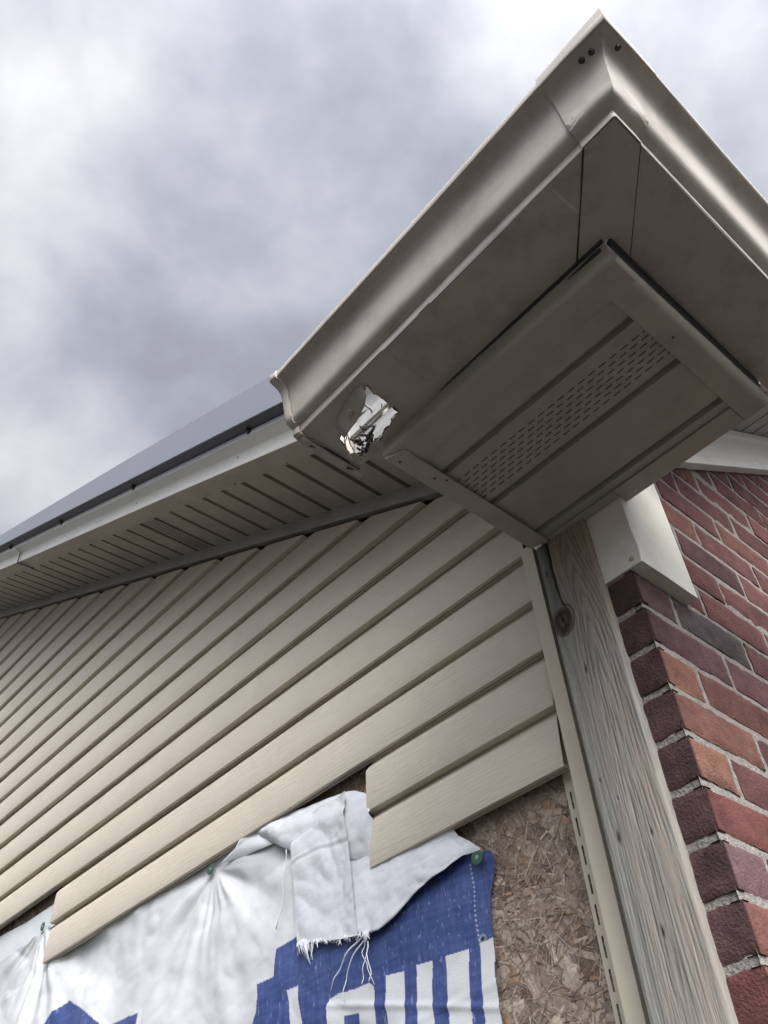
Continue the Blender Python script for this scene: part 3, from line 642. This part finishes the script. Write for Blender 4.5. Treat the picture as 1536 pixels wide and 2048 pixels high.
q.build('wet_debris', RUB, gut, smooth=True)
q = MB(); q.box(-0.21, 0.05, -0.356, -0.3505, 0.29, 0.315); q.build('gutter_hanger', GUTW, gut)
# corner cover: a second skin over the mitre with a raised hem
cc_ = MB(); co = 0.0004
def lipup(d): return 0.0075 + 0.009 * max(0.0, 1 - d / 0.045) ** 1.5
rows = [[(x, y_, z_) for y_, z_ in front_section(x, co + 0.0006, lipup(GXC + 0.05 - x - 0.02))] for i, x in enumerate(np.linspace(0.331, GXC, 22))]
def crease(x, y, z):                                      # hammered creases fanning from the cover's edges
    q = 0.0
    u_ = (x - 0.331) if y < GYC - 0.0005 and x < GXC else (-0.411 - y)
    for zc_, am in ((0.2575, 0.9), (0.2630, 1.2), (0.2680, 1.3), (0.2745, 0.8), (0.2830, 0.7)): q += am * math.exp(-((z - zc_ - 0.25 * u_) / 0.0017) ** 2) * math.exp(-(u_ / 0.020) ** 2)
    return 0.0016 * q + 0.0010 * float(vnoise(x * 70 + y * 70, z * 60, 4.)) * math.exp(-((z - 0.27) / 0.02) ** 2)
KM = len(rows)
sc = side_section(co + 0.0006, lipup(0)); fs_ = front_section(GXC, co + 0.0006, lipup(0))
rows.append([(sc[i][0] - 0.001, fs_[i][0] + 0.001, fs_[i][1]) for i in range(NP)])
for i, y in enumerate(np.linspace(GYC, -0.411, 14)):
    rows.append([(x_, y, z_) for x_, z_ in side_section(co + 0.0006, lipup(y - GYC + 0.02))])
def resample(row, n=84):
    P_ = np.array(row, float); u = np.linspace(0, len(P_) - 1.0001, n); k0 = u.astype(int); f_ = (u - k0)[:, None]
    g_ = lambda d_: P_[np.clip(k0 + d_, 0, len(P_) - 1)]
    a, b, c, d_ = g_(-1), g_(0), g_(1), g_(2)
    return 0.5 * (2 * b + (c - a) * f_ + (2 * a - 5 * b + 4 * c - d_) * f_ ** 2 + (3 * b - a - 3 * c + d_) * f_ ** 3)
rows = [resample(r_) for r_ in rows]
for k, r_ in enumerate(rows):
    for p_ in r_:
        q = crease(*p_)
        if k < KM: p_[1] -= q
        elif k > KM: p_[0] += q
cc_.grid(rows); cc_.build('corner_cover', GUT, gut, autosmooth=42)
cb = MB(); cb.add([(0.2770, FY, 0.2378), (0.2293, FY, 0.2362), (0.3310, GYC, 0.2384), (GXC, GYC, 0.2390), (GXC, -0.411, 0.2388), (0.2770, -0.3005, 0.2368)], [(0, 1, 2), (0, 2, 3), (0, 3, 4), (0, 4, 5)])
cb.build('corner_base', GUT, gut, solid=0.0016)
q = MB(); q.tube([(0.2293, FY, 0.2352), (0.285, -0.408, 0.2364), (0.3310, GYC, 0.2374)], [0.0012, 0.0007, 0.0012], 5); q.build('seam_sealant', RUB, gut)
q = MB(); q.tube([(0.2780, -0.3005, 0.2362), (0.330, -0.358, 0.2376), (0.3780, -0.411, 0.2382)], [0.0005, 0.0003, 0.0004], 5); q.build('seam_sealant', RUB, gut)
def on_front(x, f): s = front_section(x, co); i = int(f * (NP - 1)); return (x, s[i][0] - 0.0005, s[i][1])
for pnt, nr, mt in (((0.3985, -0.4985, 0.3205), (0, -0.5, -0.85), SCR), ((0.3850, -0.4990, 0.3225), (0, -0.5, -0.85), SCR), ((0.4215, -0.4785, 0.3215), (0.5, 0, -0.85), SCR)):
    q = MB(); q.screw(pnt, nr, 0.0030, 0.0045); q.build('screw', mt, gut)
for pnt in ((0.3315, -0.4471, 0.2375), (0.3743 - 0.006, -0.4207, 0.2378)):
    q = MB(); q.screw(pnt, (0, 0, -1), 0.0030, 0.0016); q.build('screw', SCRL, gut)

# ================================================================== RAKE: soffit, fascia, roof
rs = thing('rake_soffit', 'long sloping ribbed soffit between siding wall and rake fascia', 'soffit', (-2.6, -0.09, rakez(-2.6)))
GP = 0.0892; G0 = -0.4567
def rake_z(x, y): return rakez(x) + (0.0014 + 0.0065 * (x + 0.49)) * (0.045 - y) / 0.267
rp = MB(); vent = MB()
def rquad(xa, xb, ya=0.048, yb=-0.176, dz=0.0): rp.add([(xa, ya, rake_z(xa, ya) + dz), (xb, ya, rake_z(xb, ya) + dz), (xb, yb, rake_z(xb, yb) + dz), (xa, yb, rake_z(xa, yb) + dz)], [(0, 1, 2, 3)])
k = -4
gs = []
while G0 - GP * k > -5.2: gs.append(G0 - GP * k); k += 1
for i, xg_ in enumerate(gs):
    xl_ = gs[i + 1] + 0.0080 if i + 1 < len(gs) else -5.2
    pr = [(xg_ + 0.008, 0), (xg_ + 0.006, 0.011), (xg_ + 0.001, 0.0135), (xg_ - 0.005, 0.012), (xg_ - 0.008, 0)]
    rp.grid([[(x_, y_, rake_z(x_, y_) + d_) for x_, d_ in pr] for y_ in (0.048, -0.176)])
    if abs(xg_ + 1.27) < 0.03:
        ul = Vector((-1, 0, 0.4965)).normalized(); L_ = (xg_ - 0.008 - xl_) / abs(ul.x)
        slot_rows(rp, (xg_ - 0.008, 0.048, rake_z(xg_ - 0.008, 0.048)), (0, -1, -0.0014 / 0.267), tuple(ul), 0.216, 7, (0.013, 0.0090), 0.0184, 0.0130, 0.0042, 0.0, L_)
        vent.add([(xg_, 0.048, rakez(xg_) + 0.006), (xl_, 0.048, rakez(xl_) + 0.006), (xl_, -0.168, rakez(xl_) + 0.006), (xg_, -0.168, rakez(xg_) + 0.006)], [(0, 1, 2, 3)])
    else: rquad(xg_ - 0.008, xl_)
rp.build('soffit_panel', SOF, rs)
vent.build('vent_backing', DARK, rs)
fa = thing('rake_fascia', 'pale metal fascia strip sloping up along the edge of the roof', 'fascia', (-2.6, -0.222, rakez(-2.6)))
def fz(x): return 0.6445 - 0.490 * (x + 0.49)
def fascia_run(x0_, x1_, name, dy=0.0):
    fm = MB()
    pr = [(-0.2205, -0.0030), (-0.2220, -0.0020), (-0.2225, 0.0), (-0.2228, 0.0400), (-0.2240, 0.0418), (-0.2422, 0.0570), (-0.2438, 0.0592), (-0.2430, 0.0606), (-0.226, 0.0615)]
    xs = np.linspace(x0_, x1_, 40)
    fm.grid([[(x, y + dy + 0.0014 * vnoise(x * 2.2, i * 0.15) * (0.3 if i < 3 else 1), fz(x) + z + dy * .4 + 0.0012 * vnoise(x * 1.9, 7.)) for x in xs] for i, (y, z) in enumerate(pr)])
    er = MB(); pe = [(-0.1675, 0.0005), (-0.168, -0.0025), (-0.2205, -0.0032), (-0.2212, -0.0029)]
    er.grid([[(x, y + dy, fz(x) + z + dy * .4 + 0.0012 * vnoise(x * 1.9, 7.)) for x in xs] for y, z in pe])
    er.build('soffit_edge', SOF, fa, autosmooth=30)
    return fm.build(name, FAS, fa, autosmooth=30)
fascia_run(-2.205, -0.150, 'fascia_cover'); fascia_run(-5.2, -2.190, 'fascia_cover', -0.0022)
for xq in (-0.745, -1.26, -1.78, -2.18, -2.3): 
    q = MB(); q.screw((xq, -0.2228, fz(xq) + 0.027), (0, -1, 0), 0.0016, 0.0015); q.build('screw', SCR, fa)
q = MB(); q.tube([(-2.207, -0.2445, fz(-2.2) + 0.060), (-2.200, -0.2265, fz(-2.2) + 0.042), (-2.203, -0.2262, fz(-2.2) + 0.0), (-2.205, -0.2235, fz(-2.2) - 0.006), (-2.198, -0.165, fz(-2.2) - 0.006)], 0.0016, 6); q.build('joint_gap', RUB, fa)
for xq in (-0.62, -0.83): 
    q = MB(); q.screw((xq, -0.172, fz(xq) - 0.0028), (0, 0, -1), 0.0018, 0.001); q.build('screw', SCR, fa)

roof = thing('metal_roof', 'grey metal roof edge trim rising to the left above the pale fascia', 'roof', (-2.6, 0.5, rakez(-2.6) + 0.2))
rm = MB(); xs = np.linspace(-5.2, -0.10, 50)
def tz(x): return 0.6445 - 0.488 * (x + 0.49)
def top(x): return np.interp(x, [-2.41, -1.31, -0.535, 0.3], [0.142, 0.178, 0.194, 0.204])
de = [lambda x: (-0.2380, tz(x) + 0.0585), lambda x: (-0.2490, tz(x) + 0.0588), lambda x: (-0.2482, tz(x) + 0.0700)]
em = MB(); em.grid([[(x, *f_(x)) for x in xs] for f_ in de]); em.build('drip_edge', DRIP, roof, autosmooth=25)
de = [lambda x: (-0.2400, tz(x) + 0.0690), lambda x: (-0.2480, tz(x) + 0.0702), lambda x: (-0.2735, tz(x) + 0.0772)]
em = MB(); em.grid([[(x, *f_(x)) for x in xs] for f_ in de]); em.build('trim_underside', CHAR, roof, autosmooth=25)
pr = [lambda x: (-0.2400, tz(x) + 0.0790), lambda x: (-0.2737, tz(x) + 0.0768), lambda x: (-0.2745, tz(x) + 0.0778), lambda x: (-0.2745, tz(x) + float(top(x)) - 0.003), lambda x: (-0.259, tz(x) + float(top(x))), lambda x: (0.10, tz(x) + float(top(x)) + 0.004)]
rm.grid([[(x, *f_(x)) for x in xs] for f_ in pr])
rm.build('rake_trim', ROOF, roof, autosmooth=25)
for xq in (-0.6628, -1.236, -1.757, -2.247, -2.76, -3.27):
    q = MB(); q.screw((xq, -0.2487, tz(xq) + 0.0665), (0, -1, 0), 0.0062, 0.010); q.build('screw', SCR, roof)
sl_ = MB()
def slab(xa, xb, ya, yb, fn, th): sl_.hexa([(xa, ya, fn(xa, ya)), (xb, ya, fn(xb, ya)), (xb, yb, fn(xb, yb)), (xa, yb, fn(xa, yb)), (xa, ya, fn(xa, ya) + th), (xb, ya, fn(xb, ya) + th), (xb, yb, fn(xb, yb) + th), (xa, yb, fn(xa, yb) + th)])
slab(-5.2, -0.15, -0.232, 3.0, lambda x, y: 0.403 - 0.488 * x + 0.082, 0.09)
sl_.build('roof_sheet', ROOF, roof)
sl_ = MB()
slab(-0.14, 0.268, -0.335, 3.0, lambda x, y: 0.5261 + 0.618 * (y - 0.3705) + 0.235, 0.09)
sl_.build('roof_sheet', ROOF, roof)

# brick gable: frieze board and ribbed soffit above it
fz_ = thing('frieze_board', 'pale sloping trim board along the top of the brick wall at right', 'trim', (0.01, 1.2, gable_z(1.2)))
fb = MB(); ys2 = np.linspace(0.02, 2.4, 30)
pr = [(0.0, -0.001), (0.020, 0.000), (0.0215, 0.003), (0.0185, 0.022), (0.0205, 0.0245), (0.0195, 0.028), (0.016, 0.031), (0.0165, 0.112), (0.0175, 0.1135), (0.0240, 0.116), (0.0245, 0.134), (0.021, 0.137), (0.0, 0.138)]
fb.grid([[(x_, y_, gable_z(y_) + d_) for y_ in ys2] for x_, d_ in pr], flip=True)
fb.build('board', FAS, fz_, autosmooth=30)
gsf = thing('gable_soffit', 'ribbed soffit strip over the pale trim board of the brick gable', 'soffit', (0.14, 1.2, gable_z(1.2) + 0.14))
gm = MB(); y = 0.03
while y < 2.4:
    y2 = y + 0.075
    def zz_(q): return gable_z(q) + 0.1385
    gm.add([(0.0, y, zz_(y)), (0.0, y2, zz_(y2)), (0.262, y2, zz_(y2)), (0.262, y, zz_(y))], [(0, 1, 2, 3)])
    pr = [(y2, 0), (y2 + 0.001, 0.009), (y2 + 0.009, 0.009), (y2 + 0.010, 0)]
    gm.grid([[(x_, q, zz_(q) + d_) for q, d_ in pr] for x_ in (0.0, 0.262)]); y = y2 + 0.010
gm.build('soffit_panel', SOF, gsf)
gq = MB(); gq.grid([[(0.2635, y_, gable_z(y_) + d_) for y_ in (0.03, 2.4)] for d_ in (0.134, 0.24)]); gq.build('edge_trim', SOF, gsf)

# ================================================================== TARP
tarp = thing('torn_tarp', 'torn white tarp with blue block letters pinned over the bare strand board', 'tarp', (-1.2, 0.06, -0.2))
BLUE = [(-0.845, -0.175), (-0.867, -0.1887), (-0.9191, -0.1938), (-0.9244, -0.2124), (-0.9266, -0.2381), (-0.9767, -0.238), (-0.9726, -0.2586), (-0.9772, -0.283), (-0.9881, -0.298), (-1.00, -0.55), (-0.30, -0.55), (-0.30, -0.12), (-0.60, -0.12)]
WH = [[(-0.8916, -0.2696), (-0.8583, -0.2703), (-0.8556, -0.2941), (-0.8476, -0.3308), (-0.844, -0.48), (-0.877, -0.48), (-0.8798, -0.3233), (-0.8829, -0.2965)],
      [(-0.7795, -0.48), (-0.7809, -0.3463), (-0.7827, -0.324), (-0.7747, -0.3127), (-0.7569, -0.3099), (-0.7126, -0.3138), (-0.6742, -0.3136), (-0.6632, -0.3222), (-0.6613, -0.3368), (-0.6632, -0.3738), (-0.663, -0.48), (-0.703, -0.48), (-0.7018, -0.3648), (-0.7008, -0.3509), (-0.7389, -0.346), (-0.7394, -0.48)],
      [(-0.6346, -0.314), (-0.5943, -0.3178), (-0.5957, -0.3479), (-0.5972, -0.3891), (-0.598, -0.50), (-0.6375, -0.50), (-0.6368, -0.3799), (-0.6367, -0.3485)],
      [(-0.5677, -0.3166), (-0.5355, -0.3185), (-0.5391, -0.3489), (-0.5416, -0.4021), (-0.543, -0.50), (-0.573, -0.50), (-0.5717, -0.3951), (-0.5711, -0.3595)],
      [(-0.5102, -0.3186), (-0.4672, -0.3199), (-0.4702, -0.359), (-0.4731, -0.4181), (-0.475, -0.50), (-0.516, -0.50), (-0.5144, -0.4084), (-0.5121, -0.3691)],
      [(-0.4467, -0.3176), (-0.40, -0.3161), (-0.40, -0.50), (-0.453, -0.50), (-0.4514, -0.4231), (-0.4483, -0.3777)]]
BL2 = [[(-0.4232, -0.3496), (-0.40, -0.3525), (-0.40, -0.3732), (-0.4241, -0.3713)], [(-0.4225, -0.405), (-0.40, -0.405), (-0.40, -0.432), (-0.4225, -0.432)],
       [(-1.7635, -0.0668), (-1.6777, -0.1088), (-1.5809, -0.1599), (-1.62, -0.30), (-1.90, -0.30), (-1.861, -0.0946), (-1.8329, -0.0777), (-1.7957, -0.0717)],
       [(-1.535, -0.1706), (-1.4852, -0.1708), (-1.4262, -0.1743), (-1.42, -0.30), (-1.56, -0.30)]]
def inside(poly, X, Y):
    r = np.zeros(X.shape, bool); n = len(poly); j = n - 1
    for i in range(n):
        xi, yi = poly[i]; xj, yj = poly[j]
        r ^= ((yi > Y) != (yj > Y)) & (X < (xj - xi) * (Y - yi) / ((yj - yi) + 1e-12) + xi); j = i
    return r
REz = [-0.55, -0.4301, -0.3966, -0.3464, -0.3118, -0.2895, -0.2627, -0.2453, -0.2216, -0.2023, -0.1947, -0.1873, -0.17]
REx = [-0.4213, -0.4213, -0.4238, -0.4213, -0.4204, -0.4221, -0.4179, -0.4124, -0.4025, -0.3987, -0.4046, -0.4225, -0.46]
def tarp_y(x, z):
    y = 0.066 - 0.016 * sstep(0.05, -0.25, z) * sstep(-0.42, -0.60, x)
    for (nx_, nz_, amp, sd_, w0) in ((-2.0066, 0.1774, 0.011, 1.0, 0.75), (-1.1738, 0.045, 0.009, 5.0, 0.55), (-0.42, -0.199, 0.0022, 8.0, 0.14)):
        dx, dz = x - nx_, z - nz_; r = np.hypot(dx, dz) + 1e-6; an = np.arctan2(dz, dx)
        y = y - amp * fbm(an * 3.6 + sd_, r * 1.2 + sd_, 2, sd_) * sstep(0.01, 0.10, r) * np.exp(-r / w0) * 2.2
    y = y - 0.0110 * fbm(x * 5.2 + z * 3.0, z * 6 - x * 4.0, 3, 14.) - 0.0060 * np.abs(fbm(x * 7 - z * 9, z * 10 + x * 7, 2, 16.)) * sstep(-0.42, -0.75, x) * 1.0 * sstep(-0.42, -0.75, x) - 0.0016 * fbm(x * 17 + 3, z * 22, 3, 17.)
    # stiff creases across the lettering
    for (a, b, c_, am) in ((0.25, 1.0, 0.515, 0.0022), (-0.1, 1.0, 0.335, 0.0012)):
        d = a * x + b * z + c_; y = y - am * np.exp(-(d / 0.006) ** 2) * sstep(-0.85, -0.75, x)
    return np.minimum(y, 0.0745)
def tarp_color(X, Z):
    blue = inside(BLUE, X, Z)
    for q in WH: blue &= ~inside(q, X, Z)
    for q in BL2: blue |= inside(q, X, Z)
    b = blue.astype(float)
    wear = np.clip(0.5 + 0.55 * fbm(X * 260, Z * 26, 3, 41.) + 0.55 * fbm(X * 26, Z * 260, 3, 43.) + 0.35 * fbm(X * 9, Z * 9, 2, 47.), 0, 1)
    cb_ = np.array((0.028, 0.050, 0.152)) * (1 - wear)[..., None] + np.array((0.068, 0.096, 0.232)) * wear[..., None]
    spk = sstep(0.40, 0.55, fbm(X * 420, Z * 90, 2, 51.))[..., None]; cb_ = cb_ * (1 - 0.5 * spk) + np.array((0.3, 0.33, 0.55)) * 0.5 * spk
    # row of stitch holes and the torn eyelet near the right hem
    cw = np.array((0.55, 0.55, 0.54)) * (1 + 0.05 * fbm(X * 14, Z * 14, 3, 55.))[..., None]
    return cb_ * b[..., None] + cw * (1 - b)[..., None]
def sheet(mb, xl, xr_fn, zt_fn, zb, nx, nz):
    t = np.linspace(0, 1, nz); s = np.linspace(0, 1, nx)
    S, T = np.meshgrid(s, t, indexing='ij')
    X0 = xl + S * (-0.40 - xl); ZT = zt_fn(X0); Z = zb + T * (ZT - zb)
    X = xl + S * (xr_fn(Z) - xl)
    Cc = tarp_color(X, Z)
    st = np.exp(-((X + 0.447 + 0.0015 * np.sin(Z * 60)) / 0.0012) ** 2) * (np.sin(Z * 900) > 0.2) * (Z > -0.32) * (Z < -0.20)
    Cc = Cc * (1 - 0.8 * st[..., None]) + 0.8 * st[..., None] * np.array((0.55, 0.57, 0.66))
    ey = np.hypot(X + 0.4405, (Z + 0.313)); e1 = np.exp(-((ey - 0.0050) / 0.0018) ** 2)[..., None] * (0.6 + 0.4 * fbm(X * 300, Z * 300, 2)[..., None]); e2 = sstep(0.0045, 0.0030, ey)[..., None]
    Cc = Cc * (1 - 0.8 * e1) + 0.8 * e1 * np.array((0.5, 0.52, 0.58)); Cc = Cc * (1 - e2) + e2 * np.array((0.03, 0.025, 0.02))
    mb.grid(np.stack([X, tarp_y(X, Z), Z], -1), np.clip(Cc, 0.005, 1), flip=True)
def top_fn(x): return np.interp(x, [-2.6, -2.2663, -2.1733, -2.0842, -2.0128, -1.97, -1.90, -1.0, -0.86, -0.70, -0.62, -0.42, -0.40], [0.150, 0.1552, 0.1586, 0.1633, 0.1690, 0.168, 0.10, 0.085, 0.03, -0.02, -0.10, -0.170, -0.192])
sh = MB(); sheet(sh, -1.02, lambda z: np.interp(z, REz, REx), top_fn, -0.55, 430, 330)
sheet(sh, -2.6, lambda z: np.full_like(z, -1.0196), lambda x: np.interp((x + 2.6) / (2.6 - 0.40), [0, 1], [0, 1]) * 0 + top_fn(-2.6 + (x + 2.6) * (1.58 / 2.2)), -0.55, 360, 200)
sh.build('tarp_sheet', TARP, tarp, smooth=True)

def coons(top_, bot_, nx, nz, yfn, extra=None):
    """ruled patch between two polylines given in (x, z)"""
    def res(pl, n):
        pl = np.array(pl, float); d = np.r_[0, np.cumsum(np.hypot(*np.diff(pl, axis=0).T))]; d /= d[-1]; t = np.linspace(0, 1, n)
        return np.stack([np.interp(t, d, pl[:, 0]), np.interp(t, d, pl[:, 1])], -1)
    a, b = res(top_, nx), res(bot_, nx); t = np.linspace(0, 1, nz)[None, :, None]
    Q = a[:, None] * (1 - t) + b[:, None] * t
    S = np.repeat(np.linspace(0, 1, nx)[:, None], nz, 1); T = np.repeat(np.linspace(0, 1, nz)[None], nx, 0)
    return np.stack([Q[..., 0], yfn(Q[..., 0], Q[..., 1], S, T), Q[..., 1]], -1)
bnd = MB()    # hem folded forward along the top: bright back of the tarp
bnd.grid(coons([(-1.0313, 0.0755), (-0.9002, 0.0610), (-0.7704, 0.0430), (-0.7157, 0.0320), (-0.6986, 0.0255), (-0.6751, 0.0115), (-0.6526, -0.0065), (-0.648, -0.03)],
               [(-1.0300, 0.0745), (-0.9452, 0.0161), (-0.8824, -0.0242), (-0.80, -0.055), (-0.72, -0.10), (-0.658, -0.12), (-0.6430, -0.0534)], 70, 26,
               lambda x, z, s, t: 0.062 - 0.020 * np.sin(np.pi * np.clip(t * 0.75 + 0.05, 0, 1)) * sstep(0, 0.25, s) + 0.0016 * fbm(x * 30, z * 45, 3) - 0.009 * np.abs(fbm(x * 13 + z * 9, z * 16 - x * 5, 2, 61.)) - 0.004 * np.abs(fbm(x * 34 - z * 12, z * 40, 2, 63.))), flip=True)
bnd.build('folded_hem', TARPB, tarp, smooth=True)
gf = MB()
gf.grid(coons([(-1.0313, 0.0757), (-0.9450, 0.0185)], [(-1.0700, 0.0720), (-1.0973, 0.0447), (-1.1413, 0.0434), (-1.05, 0.028), (-0.9452, 0.0161)], 24, 10, lambda x, z, s, t: 0.055 - 0.010 * np.sin(np.pi * t) * (1 - s) + 0.001 * fbm(x * 30, z * 30, 2)), flip=True)
gf.build('folded_corner', TARPB, tarp, smooth=True)
bl = MB()
bl.grid(coons([(-2.60, 0.262), (-2.3297, 0.2503), (-2.1618, 0.2376), (-1.985, 0.2360), (-1.955, 0.22)], [(-2.60, 0.155), (-2.2838, 0.1637), (-2.0298, 0.1750), (-1.985, 0.170), (-1.955, 0.17)], 40, 10, lambda x, z, s, t: 0.0695 + 0.0025 * fbm(x * 14, z * 16, 2)), flip=True)
bl.build('inner_layer', TARPB, tarp, smooth=True)
fpM = MB()    # flap folded down below the short panel; its edge falls in a diagonal
fpM.grid(coons([(-0.705, -0.02), (-0.640, -0.06), (-0.55, -0.10), (-0.4700, -0.1290), (-0.4573, -0.1526), (-0.4327, -0.1716), (-0.4123, -0.1903)],
               [(-0.735, -0.2290), (-0.6576, -0.2454), (-0.6317, -0.2491), (-0.596, -0.2413), (-0.5584, -0.2229), (-0.5099, -0.206), (-0.482, -0.2007), (-0.4652, -0.1932), (-0.4489, -0.1888), (-0.4327, -0.1899), (-0.4138, -0.1925)], 90, 40,
               lambda x, z, s, t: 0.0615 - 0.020 * sstep(0, 0.85, t) * sstep(1.0, 0.55, s) - 0.003 + 0.0012 * fbm(x * 40 + z * 30, z * 60 - x * 20, 3) - 0.008 * np.abs(fbm(x * 12 + z * 16, z * 14 - x * 12, 2, 71.)) - 0.0025 * np.abs(fbm(x * 38 + z * 30, z * 60 - x * 34, 2, 73.))), flip=True)
fpM.build('folded_flap', TARPB, tarp, smooth=True, solid=0.0007)
stp = MB()    # torn strip hanging straight down
def strip_y(x, z, s, t): return 0.040 + 0.010 * (1 - sstep(0.0, 0.18, t)) - 0.004 * t + 0.0010 * fbm(x * 26, z * 40, 3) - 0.007 * np.abs(fbm(x * 16 + z * 6, z * 15 + x * 5, 2, 81.)) - 0.0030 * np.abs(fbm(x * 40 - z * 15, z * 46 + x * 20, 2, 83.)) * (0.4 + 0.6 * sstep(0.5, 0.9, s)) - 0.0010 * np.exp(-((t - 0.30 - 0.06 * s) / 0.012) ** 2) + 0.0014 * np.exp(-((t - 0.325 - 0.06 * s) / 0.012) ** 2) - 0.003 * sstep(0.80, 1.0, s)
stp.grid(coons([(-0.8749, 0.0117), (-0.80, 0.0290), (-0.712, 0.0270)], [(-0.8455, -0.2097), (-0.8312, -0.2072), (-0.736, -0.2301), (-0.680, -0.240)], 60, 70, strip_y), flip=True)
stp.grid(coons([(-0.8455, -0.2097), (-0.8312, -0.2072), (-0.736, -0.2301), (-0.680, -0.240)], [(-0.8440, -0.2130), (-0.8312, -0.2110), (-0.736, -0.2335), (-0.681, -0.2435)], 60, 3, lambda x, z, s, t: strip_y(x, z, s, 1.0)), flip=True)
stp.build('torn_strip', TARPB, tarp, smooth=True)
fg = MB(); rf = random.Random(5)
for k in range(170):
    t = rf.random(); x = -0.845 + 0.19 * t; z = np.interp(x, [-0.845, -0.8312, -0.736, -0.655], [-0.2097, -0.2072, -0.2301, -0.2454])
    den_ = float(vnoise(t * 14, 0.3, 91.)); env = 0.55 + 0.45 * float(vnoise(t * 6, 2.3, 93.))
    if rf.random() > 0.72 + 0.5 * den_: continue
    ln = (0.006 + 0.026 * rf.random() ** 1.5) * env * (1.35 if t < 0.3 else 0.9); dx = rf.gauss(0, 0.0035) + 0.003 * den_
    w0 = rf.choice((0.0005, 0.0007, 0.0012, 0.0018))
    fg.tube([(x, 0.0355, z + 0.003), (x + dx * .3, 0.034, z - ln * .5), (x + dx, 0.0345 + rf.uniform(-.003, .005), z - ln)], [w0, w0 * .8, 0.0003], 4)
fg.build('frayed_edge', THR, tarp)
for pts, r0, r1 in (([(-0.8824, -0.0242), (-0.8879, -0.0686), (-0.8901, -0.1146), (-0.9072, -0.1649)], .0011, .0012),
                ([(-0.6636, -0.2426), (-0.7045, -0.2568), (-0.728, -0.2748), (-0.7446, -0.2905), (-0.7589, -0.3068)], .0020, .0006),
                ([(-0.6596, -0.2465), (-0.6917, -0.2645), (-0.7156, -0.2929), (-0.7235, -0.3158), (-0.7244, -0.3311)], .0015, .0006),
                ([(-0.6668, -0.2553), (-0.6745, -0.2694), (-0.6691, -0.2843), (-0.6616, -0.2969), (-0.6513, -0.3241)], .0009, .0006),
                ([(-0.6594, -0.2575), (-0.6717, -0.2901), (-0.6762, -0.306), (-0.6764, -0.3175)], .0010, .0007),
                ([(-0.6605, -0.2572), (-0.6628, -0.2727), (-0.6569, -0.3046), (-0.6602, -0.3179)], .0013, .0009)):
    n_ = len(pts); P3 = []
    for i in range(n_ * 3):
        t = i / (n_ * 3 - 1) * (n_ - 1); P3.append((np.interp(t, range(n_), [p_[0] for p_ in pts]), 0.036 + 0.002 * math.sin(i), np.interp(t, range(n_), [p_[1] for p_ in pts])))
    q = MB(); q.tube(P3, [r0 + (r1 - r0) * i / (n_ * 3 - 1) for i in range(n_ * 3)], 5); q.build('loose_thread', THR, tarp, smooth=True)
for (nx_, nz_, ny_) in ((-1.1738, 0.043, 0.052), (-2.0066, 0.1774, 0.055), (-0.4225, -0.2005, 0.056)):
    q = MB(); n_ = 20; r_ = 0.0118
    def rg(rad, y): return [(nx_ + rad * math.cos(2 * math.pi * i / n_), y, nz_ + rad * math.sin(2 * math.pi * i / n_)) for i in range(n_)]
    rr = [rg(r_, ny_ + 0.0012), rg(r_, ny_), rg(r_ * .9, ny_ - 0.0006), rg(r_ * .5, ny_ - 0.0002), rg(0.001, ny_)]
    q.grid([r + [r[0]] for r in rr])
    cn = q.build('cap_nail', CAPN, tarp, autosmooth=40)
    q = MB(); q.screw((nx_, ny_ - 0.0002, nz_), (0, -1, 0), 0.0026, 0.0012); q.build('nail_head', CAPM, cn)

for o in bpy.data.objects:
    if '_o' in o: del o['_o']
